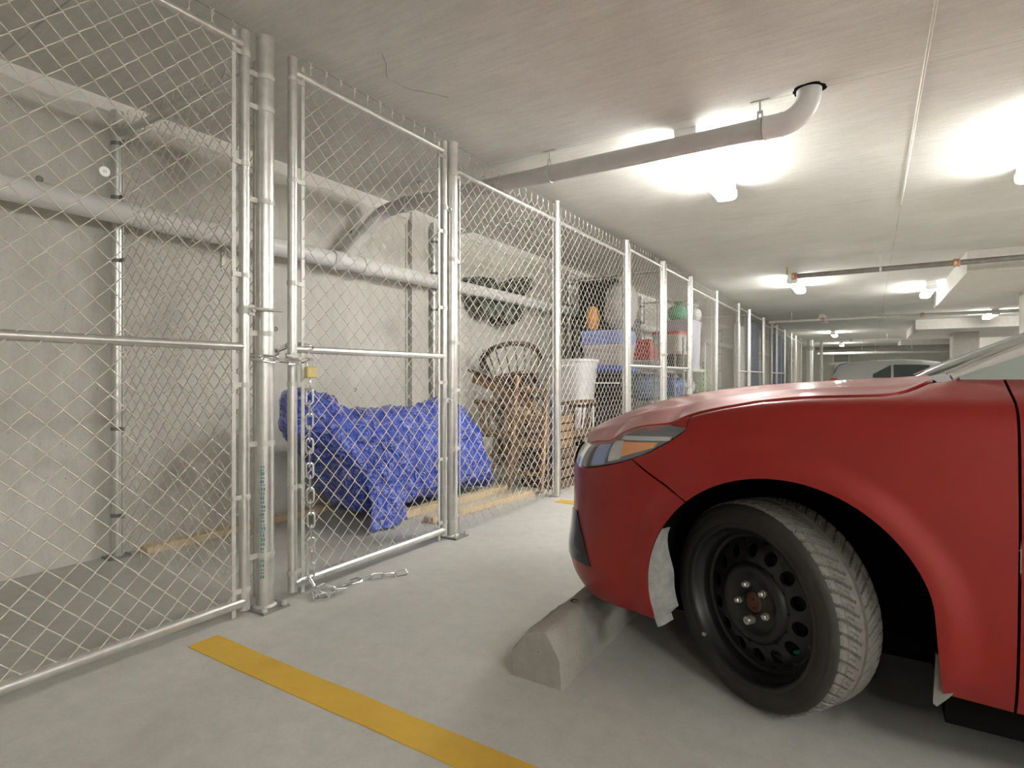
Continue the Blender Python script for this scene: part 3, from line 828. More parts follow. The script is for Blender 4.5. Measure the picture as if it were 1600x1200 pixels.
# teal print stencilled down the chained post
random.seed(3)
b_ = MB(); z = 0.62
while z > 0.15:
    h = random.uniform(0.006, 0.016)
    q0 = -1.05 + random.uniform(-0.05, 0.05)
    for s in range(2):
        aa = q0 + s * 0.24; ab = aa + 0.2 * random.uniform(0.5, 1)
        vs = []
        for zz in (z, z - h):
            for q in (aa, ab): vs.append((FX + (PR + 0.0006) * math.cos(q), POSTS[1] + (PR + 0.0006) * math.sin(q), zz))
        b_.add(vs, [(0, 1, 3, 2)])
    z -= h + random.uniform(0.003, 0.008)
b_.build('stencil_print', 'teal_ink', pA, smooth=False)

# ---------------------------------------------------------------- chain, padlock, tag
def link_mesh():
    pts = []; a, rr = 0.0205, 0.0145
    for k in range(9): q = -PI / 2 + PI * k / 8; pts.append((a + rr * math.cos(q), rr * math.sin(q), 0))
    for k in range(9): q = PI / 2 + PI * k / 8; pts.append((-a + rr * math.cos(q), rr * math.sin(q), 0))
    return MB().tube(pts, 0.0046, 7, closed=True).mesh('chain_link')
LINK = link_mesh()
LINK.materials.append(M['chain'])
def lay_chain(parent, path, roll=0.0, jitter=0.0, pitch=0.0575):
    P = [Vector(p) for p in path]
    # resample at the pitch
    d = [0]
    for a, c in zip(P, P[1:]): d.append(d[-1] + (c - a).length)
    n = int(d[-1] / pitch)
    inv = WM[parent.name].inverted()
    for k in range(n):
        s = (k + 0.5) * pitch
        for i in range(len(d) - 1):
            if d[i] <= s <= d[i + 1]:
                f = (s - d[i]) / max(1e-9, d[i + 1] - d[i]); p = P[i].lerp(P[i + 1], f); t = (P[i + 1] - P[i]).normalized(); break
        up = Vector((0, 0, 1)) if abs(t.z) < 0.9 else Vector((1, 0, 0))
        s_ = t.cross(up).normalized(); u = s_.cross(t)
        q = roll + (PI / 2 if k % 2 else 0) + random.uniform(-jitter, jitter)
        y_ = s_ * math.cos(q) + u * math.sin(q); z_ = t.cross(y_)
        mat = Matrix((t, y_, z_)).transposed().to_4x4(); mat.translation = p
        o = bpy.data.objects.new('chain_link', LINK); COL.objects.link(o); o.parent = parent
        o.matrix_basis = inv @ mat
    return n
random.seed(11)
cz = 1.075
ch = thing('security_chain', 'bright zinc chain looped round post and gate with its tail on the floor', 'chain', (FX, 1.7, 0))
py = POSTS[1]
gy = 1.675 + 0.0215
# loop: from the lock round the chained post and back through the gate stile
lp = smooth_curve([(FX + 0.055, gy + 0.045, 1.085), (FX + 0.06, gy - 0.03, cz - 0.002), (FX + 0.058, py + 0.02, cz + 0.002), (FX + 0.035, py - 0.045, cz + 0.01), (FX - 0.02, py - 0.055, cz + 0.012),
                   (FX - 0.058, py, cz + 0.016), (FX - 0.05, py + 0.06, cz + 0.03), (FX - 0.035, gy - 0.03, cz + 0.058), (FX - 0.03, gy + 0.035, cz + 0.075), (FX + 0.005, gy + 0.075, cz + 0.07), (FX + 0.032, gy + 0.073, cz + 0.04)], 8)
lay_chain(ch, lp, 0.6)
hx, hy = FX + 0.04, gy + 0.066
drop = [(hx, hy, 1.00)] + [(hx + 0.004 * math.sin(z * 9), hy + 0.006 * math.sin(z * 5), z) for z in [0.9, 0.75, 0.6, 0.45, 0.3, 0.15, 0.06]] + [(hx + 0.03, hy + 0.01, 0.018)]
lay_chain(ch, drop, 0.9)
lay_chain(ch, smooth_curve([(hx + 0.03, hy + 0.0, 0.012), (hx + 0.10, hy - 0.03, 0.014), (hx + 0.11, hy + 0.05, 0.016), (hx + 0.05, hy + 0.05, 0.03), (hx + 0.08, hy + 0.0, 0.038), (hx + 0.12, hy + 0.08, 0.018), (hx + 0.07, hy + 0.12, 0.014)], 6), 0.5, 0.5)
lay_chain(ch, smooth_curve([(hx + 0.07, hy + 0.12, 0.014), (hx + 0.075, hy + 0.2, 0.013), (hx + 0.10, hy + 0.29, 0.013), (hx + 0.17, hy + 0.37, 0.013), (hx + 0.215, hy + 0.47, 0.013)], 6), 0.75, 0.25)

pl = thing('padlock', 'brass padlock fastening the chain at the gate', 'padlock', (FX + 0.055, gy + 0.055, 1.03))
MB().box(FX + 0.04, FX + 0.066, gy + 0.03, gy + 0.087, 0.998, 1.05, 0.004).build('body', 'brass', pl, smooth=False)
MB().tube([(FX + 0.053, gy + 0.04, 1.045), (FX + 0.053, gy + 0.04, 1.07)] + [(FX + 0.053, gy + 0.0585 - 0.0185 * math.cos(q), 1.07 + 0.0185 * math.sin(q)) for q in [PI * k / 8 for k in range(9)]] + [(FX + 0.053, gy + 0.077, 1.045)], 0.0045, 10).build('shackle', 'chain', pl)

tg = thing('number_tag', 'round white number tag wired to the first cage gate', 'tag', (FX + 0.02, 0.93, 1.708))
MB().lathe([(0.0, 0.0), (0.0165, 0.0), (0.0175, 0.001), (0.0165, 0.0025), (0.0, 0.0025)], 24, 'x', (FX + 0.016, 0.931, 1.705)).build('disc', 'white', tg)
MB().tube([(FX + 0.016, 0.929, 1.722), (FX + 0.012, 0.926, 1.73), (FX + 0.006, 0.929, 1.735), (FX + 0.016, 0.931, 1.726)], 0.0012, 6).build('wire_tie', 'galv', tg)
cu = bpy.data.curves.new('number_print', 'FONT'); cu.body = '21'; cu.size = 0.013; cu.align_x = 'CENTER'; cu.align_y = 'CENTER'; cu.extrude = 0.0001
tmp = bpy.data.objects.new('print_source', cu); COL.objects.link(tmp)
me = bpy.data.meshes.new_from_object(tmp); me.name = 'number_print'; me.materials.clear()
bpy.data.objects.remove(tmp, do_unlink=True)
o = link('number_print', me, 'ink', tg)
o.matrix_basis = WM[tg.name].inverted() @ Matrix.Translation((FX + 0.0192, 0.931, 1.705)) @ Matrix(((0, 0, 1, 0), (1, 0, 0, 0), (0, 1, 0, 0), (0, 0, 0, 1)))
tg2 = thing('number_tag', 'small white tag on the concrete wall below the drain branch', 'tag', (WX + 0.01, 3.68, 2.16))
MB().lathe([(0.0, 0.0), (0.02, 0.0), (0.022, 0.002), (0.02, 0.004), (0.0, 0.004)], 20, 'x', (WX + 0.001, 3.68, 2.15)).build('disc', 'white', tg2)
# ================================================================ wheel stop
ws = thing('wheel_stop', 'chipped concrete wheel stop under the bumper of the red car', 'wheel stop', (-0.93, 2.5, 0))
prof = [(-1.026, 0.0), (-1.024, 0.088), (-0.968, 0.162), (-0.955, 0.168), (-0.900, 0.172), (-0.889, 0.166), (-0.840, 0.095), (-0.835, 0.0)]
fine = []
for (a, b_), (c_, d) in zip(prof, prof[1:]):
    for k in range(6): fine.append((a + (c_ - a) * k / 6, b_ + (d - b_) * k / 6))
fine.append(prof[-1])
rows = []
for j in range(61):
    y = 1.64 + 1.8 * j / 60; row = []
    for a, b_ in fine:
        p = Vector((a, y, b_)); q = 0.004 * mnoise.noise(p * 9) + 0.004 * mnoise.noise(p * 30)
        e = 0.006 if j in (0, 60) and b_ > 0.01 else 0.0
        row.append((a + q * (1 if a > -0.93 else -1) - e * (1 if a > -0.93 else -1) * 0.6, y + (0.004 * mnoise.noise(p * 25) if j in (0, 60) else 0), max(0.0, b_ + q - e) if b_ > 0.005 else 0.0))
    rows.append(row)
g = MB().grid(rows); n = len(fine)
g.f.append(tuple(range(n - 1, -1, -1))); g.f.append(tuple(range(60 * n, 61 * n)))
g.build('body', 'stop', ws, angle=50, fix=True)
MB().lathe([(0.0, 0.0), (0.013, 0.0), (0.015, 0.003)], 12, 'z', (-0.93, 1.93, 0.1705)).build('anchor_hole', 'dark', ws)

# ================================================================ lumber on the cage floor
def lumber(a, b_, w, h, label):
    a = Vector(a); b_ = Vector(b_); d = (b_ - a); L = d.length
    t = MB()
    t.box(0, L, -w / 2, w / 2, 0, h, 0.003)
    o = t.build('lumber', 'pine', smooth=False)
    o.location = a; o.rotation_euler = (0, -math.asin(d.z / L), math.atan2(d.y, d.x))
    tag(o, label, 'lumber', 'pine boards on the cage floor')
lumber((-3.50, 1.66, 0.001), (-3.49, 3.15, 0.001), 0.089, 0.04, 'pine board lying along the foot of the concrete wall')
lumber((-2.84, 3.02, 0.001), (-2.74, 4.26, 0.001), 0.089, 0.05, 'pine board lying partly under the blue tarp')
lumber((-2.58, 3.05, 0.001), (-2.46, 4.25, 0.001), 0.089, 0.04, 'pine board lying close behind the fixed panel')

# ================================================================ blue tarp bundle
tp = thing('tarp_bundle', 'crumpled blue tarpaulin draped over a bundle behind the padlocked gate', 'tarp', (-3.05, 3.3, 0))
S = [(2.27, .70, .90, -3.00, -3.12), (2.33, .64, .925, -2.95, -3.22), (2.45, .58, .925, -2.90, -3.32), (2.56, .47, .875, -2.86, -3.34), (2.66, .34, .80, -2.82, -3.36), (2.76, .10, .755, -2.78, -3.38),
     (2.86, .06, .745, -2.75, -3.38), (3.05, .075, .74, -2.75, -3.38), (3.4, .08, .745, -2.77, -3.38), (3.68, .08, .79, -2.79, -3.36), (3.92, .08, .745, -2.80, -3.32),
     (4.05, .08, .60, -2.80, -3.28), (4.14, .09, .42, -2.80, -3.2), (4.20, .10, .33, -2.84, -3.12), (4.225, .14, .26, -2.90, -3.05)]
rows = []; NS, NA = 150, 100
for i in range(NS + 1):
    y = 2.27 + (4.225 - 2.27) * i / NS
    z0, z1, xf, xb = (interp([(s[0], s[k]) for s in S], y) for k in (1, 2, 3, 4))
    row = []
    for k in range(NA):
        q = 2 * PI * k / NA; cx, sz = math.cos(q), math.sin(q)
        ex = abs(cx) ** 0.55 * (1 if cx > 0 else -1); ez = abs(sz) ** 0.6 * (1 if sz > 0 else -1)
        x = (xf + xb) / 2 + (xf - xb) / 2 * ex * (1.0 - 0.12 * ez); z = (z0 + z1) / 2 + (z1 - z0) / 2 * ez
        p = Vector((x, y, z))
        pw = p + Vector((mnoise.noise(p * 3), mnoise.noise(p * 3 + Vector((9, 0, 0))), mnoise.noise(p * 3 + Vector((0, 9, 0))))) * 0.12
        al, ac = 0.75 * y + 0.66 * z, -0.66 * y + 0.75 * z      # folds run down and along the drape
        fold = abs(mnoise.noise(Vector((al * 2.2 + x, ac * 8.5, x * 4))))
        disp = 0.06 * mnoise.noise(p * 3.3) - 0.085 * (fold - .22) - 0.055 * (abs(mnoise.noise(pw * 6.0)) - .22) - 0.035 * (abs(mnoise.noise(pw * 13.0)) - .22) - 0.014 * (abs(mnoise.noise(p * 28)) - .2)
        edge = min(1, i / 6, (NS - i) / 6)
        disp *= edge
        n_ = Vector((ex, 0.15 * mnoise.noise(p * 5), ez)).normalized()
        p2 = p + n_ * disp
        row.append((p2.x, p2.y + 0.01 * mnoise.noise(p * 12) * edge, max(0.055, p2.z)))
    rows.append(row)
g = MB().grid(rows, closed=True)
g.f.append(tuple(range(NA - 1, -1, -1))); g.f.append(tuple(NS * NA + k for k in range(NA)))
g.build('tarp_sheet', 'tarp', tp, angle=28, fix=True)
# hanging corner flap that reaches the floor, with an eyelet
rows = []
for i in range(25):
    u = i / 24; row = []
    for j in range(17):
        v = j / 16
        y = 2.66 + 0.32 * u - 0.05 * v * (1 - u); z = 0.30 * (1 - v) + 0.012 * v + 0.012 * u * v
        x = -2.745 + 0.055 * v + 0.02 * math.sin(u * 9 + v * 3) + 0.015 * mnoise.noise(Vector((u * 4, v * 4, 2)))
        row.append((x, y, max(0.006, z)))
    rows.append(row)
g = MB().grid(rows); n = len(g.v); g.v += [(p[0] - 0.004, p[1], p[2]) for p in g.v]; g.f += [tuple(n + k for k in reversed(f)) for f in list(g.f)]
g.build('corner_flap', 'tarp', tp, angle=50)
rows = []
for i in range(15):
    u = i / 14; row = []
    for j in range(13):
        v = j / 12
        row.append((-2.93 + 0.03 * math.sin(u * 6) - 0.02 * v, 2.23 + 0.13 * u, 0.915 - 0.27 * v + 0.05 * u * v + 0.01 * math.sin(v * 9)))
    rows.append(row)
g = MB().grid(rows); n = len(g.v); g.v += [(p[0] - 0.004, p[1], p[2]) for p in g.v]; g.f += [tuple(n + k for k in reversed(f)) for f in list(g.f)]
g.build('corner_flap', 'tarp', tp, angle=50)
for c_ in ((-2.675, 2.70, 0.07), (-2.925, 2.25, 0.895)):
    MB().lathe([(0.006, -0.003), (0.013, -0.003), (0.013, 0.006), (0.006, 0.006)], 14, 'x', c_, closed=True).build('eyelet', 'galv', tp)

# ================================================================ wooden heap behind the second panel
def captain_chair(label, mat, loc, rot, group='stacked wooden armchairs'):
    t = thing('wooden_armchair', label, 'chair', loc, rot, group)
    B = lambda mb, nm, m2=mat: mb.build(nm, m2, t, local=True)
    rows = MB(); poly = [(-0.24, -0.22), (0.24, -0.22), (0.26, 0.0), (0.22, 0.2), (0.1, 0.25), (-0.1, 0.25), (-0.22, 0.2), (-0.26, 0.0)]
    B(rows.prism(poly, 0.43, 0.465), 'seat')
    for sx in (-1, 1):
        for sy in (-1, 1):
            B(MB().tube([(0.17 * sx, 0.16 * sy, 0.44), (0.2 * sx, 0.2 * sy, 0.22), (0.24 * sx, 0.25 * sy, 0.0)], [0.017, 0.021, 0.013], 8), 'leg')
    for sx in (-1, 1): B(MB().cyl((0.2 * sx, -0.2, 0.2), (0.2 * sx, 0.2, 0.2), 0.011, 8), 'stretcher')
    B(MB().cyl((-0.2, 0.0, 0.2), (0.2, 0.0, 0.2), 0.011, 8), 'stretcher')
    hoop = [(0.30 * math.sin(q) if abs(q) < 1.6 else (0.30 if q > 0 else -0.30), 0.27 * math.cos(q) - 0.02 if abs(q) < 1.6 else -0.02 - (abs(q) - 1.6) * 0.26, 0.70 + 0.07 * max(0, math.cos(q))) for q in [-2.5 + 5.0 * k / 24 for k in range(25)]]
    ar = MB()
    for a, c_ in zip(hoop, hoop[1:]): ar.bar(a, c_, 0.062, 0.03)
    B(ar, 'arm_rail')
    for k in range(9):
        q = -1.45 + 2.9 * k / 8
        B(MB().tube([(0.22 * math.sin(q), 0.2 * math.cos(q), 0.46), (0.29 * math.sin(q), 0.26 * math.cos(q) - 0.02, 0.70 + 0.07 * max(0, math.cos(q)))], 0.0085, 7), 'spindle')
    for sx in (-1, 1):
        B(MB().tube([(0.22 * sx, -0.14, 0.46), (0.295 * sx, -0.19, 0.70)], [0.014, 0.011], 7), 'arm_post')
    return t
captain_chair('dark wooden armchair tipped on top of the wooden heap', 'darkwood', (-3.02, 5.02, 0.545), (math.radians(16), math.radians(12), math.radians(205)))
captain_chair('brown wooden armchair at the bottom of the wooden heap', 'midwood', (-3.12, 4.82, 0.0), (0, 0, math.radians(150)))
captain_chair('dark wooden armchair on the floor in the heap, next to the small oak table', 'darkwood', (-2.62, 5.25, 0.0), (0, 0, math.radians(250)))
# slatted crate under the heap
def crate(label, x0, x1, y0, y1, z0, z1, mat):
    t = thing('slatted_crate', label, 'crate', ((x0 + x1) / 2, (y0 + y1) / 2, z0), group='slatted crates in the heap')
    MB().box(x0, x1, y0, y1, z0, z0 + 0.012).build('base', mat, t, smooth=False)
    n = 4; h = (z1 - z0) / n
    for k in range(n):
        za, zb = z0 + h * k + 0.008, z0 + h * (k + 1) - 0.008
        for xa, xb, ya, yb in ((x0, x1, y0, y0 + 0.012), (x0, x1, y1 - 0.012, y1), (x0, x0 + 0.012, y0, y1), (x1 - 0.012, x1, y0, y1)):
            MB().box(xa, xb, ya, yb, za, zb).build('slat', mat, t, smooth=False)
    for x, y in ((x0 + 0.012, y0 + 0.012), (x1 - 0.036, y0 + 0.012), (x0 + 0.012, y1 - 0.036), (x1 - 0.036, y1 - 0.036)):
        MB().box(x, x + 0.024, y, y + 0.024, z0, z1).build('corner_post', mat, t, smooth=False)
crate('dark slatted crate standing on the floor beside the brown armchair', -2.72, -2.34, 4.53, 4.90, 0.0, 0.36, 'darkwood')
crate('brown slatted crate stacked on the dark crate', -2.70, -2.36, 4.55, 4.88, 0.362, 0.66, 'midwood')
# light wood folding ladder frame leaning in the heap
t = thing('folding_frame', 'light wooden folding frame with rungs leaning on the heap', 'frame', (-2.5, 4.5, 0))
for dx in (0.0, 0.32):
    MB().bar((-2.74 + dx, 4.36, 0.0), (-2.76 + dx, 4.52, 1.02), 0.022, 0.04, (0, 1, 0)).build('rail', 'lightwood', t, smooth=False)
for k in range(4):
    f = 0.15 + 0.24 * k
    MB().bar((-2.74, 4.36 + 0.16 * f, 1.02 * f), (-2.42 - 0.02 * f, 4.36 + 0.16 * f, 1.02 * f), 0.02, 0.035).build('rung', 'lightwood', t, smooth=False)
t = thing('wooden_board', 'light plywood board slanting across the heap', 'board', (-2.9, 4.5, 0.6))
MB().bar((-3.30, 4.575, 1.00), (-2.62, 4.575, 0.76), 0.10, 0.012, (0, 1, 0)).build('board', 'lightwood', t, smooth=False)
MB().bar((-3.35, 4.56, 1.08), (-2.55, 4.56, 0.80), 0.03, 0.03, (0, 1, 0)).build('batten', 'darkwood', t, smooth=False)
t = thing('broom_handle', 'orange wooden pole standing behind the tarp', 'pole', (-3.42, 4.5, 0))
MB().cyl((-3.40, 4.42, 0.0), (-3.44, 4.50, 1.10), 0.013, 10).build('handle', 'orangewood', t)
MB().box(-3.5, -3.3, 4.40, 4.45, 0.0, 0.04, 0.006).build('head', 'darkwood', t, smooth=False)
t = thing('cardboard_box', 'brown cardboard box propped in the wooden heap', 'box', (-3.3, 5.3, 0))
MB().box(-3.50, -3.22, 5.42, 5.76, 0.0, 0.82, 0.004).build('body', 'cardboard', t, smooth=False)
for s in (0, 1):
    MB().bar((-3.36, 5.42 + 0.34 * s, 0.82), (-3.36, 5.36 + 0.46 * s, 0.93), 0.27, 0.005, (1, 0, 0)).build('flap', 'cardboard', t, smooth=False)
# small oak table with a pale bin
t = thing('small_table', 'small oak table carrying the pale plastic bin', 'table', (-2.8, 5.9, 0))
MB().box(-3.12, -2.42, 5.62, 6.15, 0.405, 0.43, 0.004).build('top', 'lightwood', t, smooth=False)
MB().box(-3.07, -2.47, 5.67, 6.10, 0.33, 0.405).build('apron', 'lightwood', t, smooth=False)
for x in (-3.11, -2.47):
    for y in (5.66, 6.11):
        MB().box(x - 0.02, x + 0.02, y - 0.02, y + 0.02, 0, 0.405).build('leg', 'orangewood', t, smooth=False)
t = thing('plastic_bin', 'tall pale translucent plastic bin on the small oak table', 'bin', (-2.9, 5.9, 0.43))
def tub(mb, cx, cy, prof, ax, ay, n=40, e=0.45):
    rows = []
    for s, z in prof:
        row = []
        for k in range(n):
            q = 2 * PI * k / n; c_, s_ = math.cos(q), math.sin(q)
            row.append((cx + ax * s * abs(c_) ** e * (1 if c_ > 0 else -1), cy + ay * s * abs(s_) ** e * (1 if s_ > 0 else -1), z))
        rows.append(row)
    mb.grid(rows, closed=True)
    mb.f.append(tuple(range(len(mb.v) - len(rows) * n, len(mb.v) - len(rows) * n + n))[::-1])
    return mb
tub(MB(), -2.86, 5.86, [(0.70, 0.432), (0.72, 0.45), (0.98, 1.17), (1.04, 1.175), (1.04, 1.205), (0.97, 1.205), (0.70, 0.47), (0.0, 0.465)], 0.26, 0.25).build('tub', 'bin', t, fix=True)
MB().box(-3.0, -2.72, 5.60, 5.62, 1.12, 1.14, 0.003).build('handle', 'white', t, smooth=False)

# ================================================================ totes and bags in the cages further on
def tote(label, x0, x1, y0, y1, z0, z1, bm_, lm, lid=0.06, group='lidded storage totes'):
    t = thing('storage_tote', label, 'tote', ((x0 + x1) / 2, (y0 + y1) / 2, z0), group=group)
    cx, cy = (x0 + x1) / 2, (y0 + y1) / 2
    zl = z1 - lid
    tub(MB(), cx, cy, [(0.88, z0), (0.9, z0 + 0.01), (0.95, zl - 0.03), (0.985, zl - 0.028), (0.985, zl)], (x1 - x0) / 2, (y1 - y0) / 2, 32, 0.28).build('body', bm_, t, fix=True)
    lb = MB(); tub(lb, cx, cy, [(0.99, zl), (1.0, zl + 0.004), (1.0, z1 - 0.02), (0.96, z1 - 0.006), (0.9, z1 - 0.006), (0.88, z1), (0.0, z1)], (x1 - x0) / 2, (y1 - y0) / 2, 32, 0.28)
    lb.build('lid', lm, t, fix=True)
    for s in (-1, 1):
        yy = cy + s * (y1 - y0) / 2
        MB().box(cx - 0.08, cx + 0.08, yy - 0.012, yy + 0.012, zl - 0.05, zl - 0.02, 0.004).build('handle', bm_, t, smooth=False)
    return t
def bag(name, label, c_, rx, ry, rz, mat, parts=(), cat='bag', tie=True):
    t = thing(name, label, cat, (c_[0], c_[1], c_[2] - rz))
    rows = []; NV, NU = 26, 32
    for i in range(NV + 1):
        f = i / NV; ph = -PI / 2 + PI * f; row = []
        for k in range(NU):
            q = 2 * PI * k / NU
            rr = max(0.02, math.cos(ph) ** 0.6 if math.cos(ph) > 0 else 0)
            if tie and f > 0.8: rr = rr * (1 - (f - 0.8) / 0.2 * 0.75) + 0.08 * (f - 0.8) / 0.2
            p = Vector((rx * rr * math.cos(q), ry * rr * math.sin(q), rz * math.sin(ph)))
            d = mnoise.voronoi((p + Vector(c_)) * 9)[0]
            s = 1 - 0.35 * (0.3 - min(0.3, d[1] - d[0])) + 0.12 * mnoise.noise((p + Vector(c_)) * 5)
            row.append((c_[0] + p.x * s, c_[1] + p.y * s, max(c_[2] - rz + 0.002, c_[2] + p.z * (0.96 + 0.05 * s))))
        rows.append(row)
    g = MB().grid(rows, closed=True); g.f.append(tuple(range(NU))[::-1]); g.f.append(tuple(NV * NU + k for k in range(NU)))
    g.build('sack', mat, t, angle=30, fix=True)
    if tie:
        g = MB(); rows = []
        for i in range(5):
            r_ = [0.02, 0.03, 0.045, 0.06, 0.05][i]
            rows.append([(c_[0] + r_ * math.cos(2 * PI * k / 14) * (1 + 0.25 * (k % 2)), c_[1] + r_ * math.sin(2 * PI * k / 14), c_[2] + rz * 0.98 + 0.018 * i) for k in range(14)])
        g.grid(rows, closed=True).build('gathered_top', mat, t)
    return t
# blue lidded totes (cage with the wooden heap)
tote('black tote standing on the floor under the blue lidded totes', -3.02, -2.40, 6.28, 6.82, 0.0, 0.37, 'tote_black', 'tote_black')
tote('black tote second from the floor under the blue lidded totes', -3.02, -2.40, 6.28, 6.82, 0.372, 0.74, 'tote_charcoal', 'tote_black')
tote('black tote with a bright blue lid below the pinkish tote', -3.02, -2.40, 6.28, 6.82, 0.742, 1.14, 'tote_black', 'tote_blue', 0.07)
tote('pinkish grey tote with a pale blue lid', -2.98, -2.42, 6.30, 6.80, 1.142, 1.56, 'tote_pink', 'tote_pale', 0.17)
bag('clear_bag', 'clear plastic bag with orange and white contents above the pale blue lid', (-2.55, 6.58, 1.86), 0.20, 0.22, 0.29, 'bag_clear')
t = thing('cloth_bundle', 'orange cloth bundle beside the clear plastic bag', 'cloth', (-2.80, 6.5, 1.56))
g = MB(); rows = []
for i in range(15):
    ph = -PI / 2 + PI * i / 14
    rows.append([(-2.875 + 0.085 * max(0.05, math.cos(ph)) * math.cos(2 * PI * k / 20) * (1 + 0.15 * mnoise.noise(Vector((i * .3, k * .4, 0)))), 6.48 + 0.10 * max(0.05, math.cos(ph)) * math.sin(2 * PI * k / 20), 1.72 + 0.155 * math.sin(ph)) for k in range(20)])
g.grid(rows, closed=True).build('cloth', 'orange', t, fix=True)
# black rack with a dark box on top
t = thing('storage_rack', 'black plastic rack holding a dark flat box', 'rack', (-3.1, 7.0, 0))
for z in (0.1, 0.55, 1.0, 1.4, 1.76):
    MB().box(-3.36, -2.74, 6.86, 7.17, z, z + 0.035, 0.004).build('shelf', 'black', t, smooth=False)
for x in (-3.34, -2.76):
    for y in (6.88, 7.15): MB().cyl((x, y, 0), (x, y, 1.80), 0.018, 10).build('upright', 'black', t)
t = thing('flat_box', 'dark flat box standing on the black rack', 'box', (-3.0, 7.0, 1.8))
MB().box(-3.28, -2.70, 6.92, 7.12, 1.80, 2.27, 0.01).build('body', 'tote_charcoal', t, smooth=False)
MB().box(-3.25, -2.73, 6.914, 6.92, 1.83, 2.24, 0.002).build('face', 'black', t, smooth=False)
t = thing('wire_shelf', 'small white shelf bracket beside the pale bin', 'shelf', (-2.9, 6.24, 0.98))
MB().box(-2.78, -2.45, 6.18, 6.27, 0.93, 0.945).build('board', 'white', t, smooth=False)
MB().bar((-2.76, 6.225, 0.0), (-2.76, 6.225, 0.935), 0.02, 0.02).build('support', 'white', t, smooth=False)

t = thing('storage_rack', 'grey steel rack carrying the red toolbox', 'rack', (-2.9, 7.85, 0))
MB().box(-3.42, -2.40, 7.42, 8.36, 1.075, 1.10).build('shelf', 'galv_dull', t, smooth=False)
for x in (-3.41, -2.41):
    for y in (7.43, 8.35): MB().box(x - 0.01, x + 0.01, y - 0.01, y + 0.01, 0, 1.5).build('upright', 'galv_dull', t, smooth=False)
# next cage: dark totes, red toolbox, pale blue bag
tote('grey tote on the floor under the pale blue bag', -3.0, -2.42, 7.45, 8.15, 0.0, 0.68, 'tote_grey', 'tote_grey')
bag('plastic_bag', 'pale blue plastic bag under the red toolbox', (-2.66, 7.80, 0.87), 0.24, 0.28, 0.19, 'bag_blue', tie=False)
tote('flat grey tote with pale lid under the red toolbox', -2.84, -2.45, 7.46, 8.2, 1.102, 1.24, 'tote_grey', 'tote_pink', 0.04)
t = thing('tool_box', 'red plastic toolbox with a handle among the dark totes', 'toolbox', (-2.65, 7.75, 1.24))
MB().prism([(7.5, 1.24), (8.06, 1.24), (8.02, 1.36), (7.85, 1.39), (7.66, 1.46), (7.55, 1.52), (7.5, 1.5)], -2.78, -2.5, 'x').build('body', 'red_plastic', t, smooth=False)
MB().tube([(-2.64, 7.66, 1.44), (-2.64, 7.68, 1.50), (-2.64, 7.86, 1.45), (-2.64, 7.87, 1.37)], 0.012, 8).build('handle', 'red_plastic', t)
tote('charcoal tote behind the red toolbox', -3.40, -2.86, 7.5, 8.3, 1.102, 1.86, 'tote_charcoal', 'tote_black')
bag('black_bag', 'black plastic bag on top of the charcoal tote', (-3.1, 7.7, 2.03), 0.22, 0.25, 0.17, 'tote_black', tie=False)
# cage with lilac tote and blue bags
tote('long grey tote on the floor under the bright blue bag', -3.0, -2.41, 8.75, 9.85, 0.0, 0.70, 'tote_grey', 'tote_grey')
bag('plastic_bag', 'crinkled bright blue bag on a grey tote', (-2.66, 9.0, 0.855), 0.22, 0.22, 0.15, 'bag_blue2')
bag('plastic_bag', 'lilac grey bag beside the bright blue bag', (-2.66, 9.55, 0.855), 0.22, 0.22, 0.15, 'bag_lilac')
tote('tall lilac tote below the green bag', -2.95, -2.42, 9.42, 10.02, 1.14, 1.95, 'tote_lilac', 'tote_lilac', 0.08)
t = thing('storage_rack', 'grey steel rack carrying the tall lilac tote', 'rack', (-2.7, 9.4, 0))
MB().box(-3.05, -2.38, 8.68, 10.06, 1.10, 1.138).build('shelf', 'galv_dull', t, smooth=False)
for x in (-3.04, -2.39):
    for y in (8.7, 10.05): MB().box(x - 0.012, x + 0.012, y - 0.012, y + 0.012, 0, 1.6).build('upright', 'galv_dull', t, smooth=False)
bag('plastic_bag', 'green plastic bag on top of the tall lilac tote', (-2.74, 9.66, 2.08), 0.16, 0.18, 0.13, 'bag_green')
bag('plastic_bag', 'white plastic bag beside the green bag', (-2.52, 9.85, 2.06), 0.12, 0.14, 0.11, 'bag_white')
tote('dark tote beside the tall lilac tote', -2.95, -2.45, 8.76, 9.34, 1.14, 1.42, 'tote_charcoal', 'tote_pink')
tote('pinkish box shaped tote stacked above the dark tote', -2.93, -2.47, 8.78, 9.32, 1.422, 1.72, 'tote_pink', 'red_plastic', 0.05)
# tinsel tree
t = thing('tinsel_tree', 'bushy green artificial tree behind the fence', 'tree', (-2.66, 11.1, 0))
MB().cyl((-2.66, 11.1, 0.0), (-2.66, 11.1, 1.28), 0.018, 8).build('stem', 'darkwood', t)
random.seed(5); g = MB()
for k in range(900):
    f = random.random(); z = 0.15 + 1.15 * f; rr = 0.60 * (1 - f) + 0.06
    q = random.uniform(0, 2 * PI); L = rr * random.uniform(0.55, 1.0)
    a = Vector((-2.66, 11.1, z)); d = Vector((math.cos(q) * 0.62, math.sin(q), -0.25 + random.uniform(-0.2, 0.35)))
    m_ = a + d * L * 0.5; e = a + d * L
    s_ = Vector((-math.sin(q), math.cos(q), 0)) * 0.012
    g.add([m_ - s_, m_ + s_, e + s_ * 0.4, e - s_ * 0.4], [(0, 1, 2, 3)])
    g.add([m_ + Vector((0, 0, -0.012)), m_ + Vector((0, 0, 0.012)), e + Vector((0, 0, 0.004)), e - Vector((0, 0, 0.004))], [(0, 1, 2, 3)])
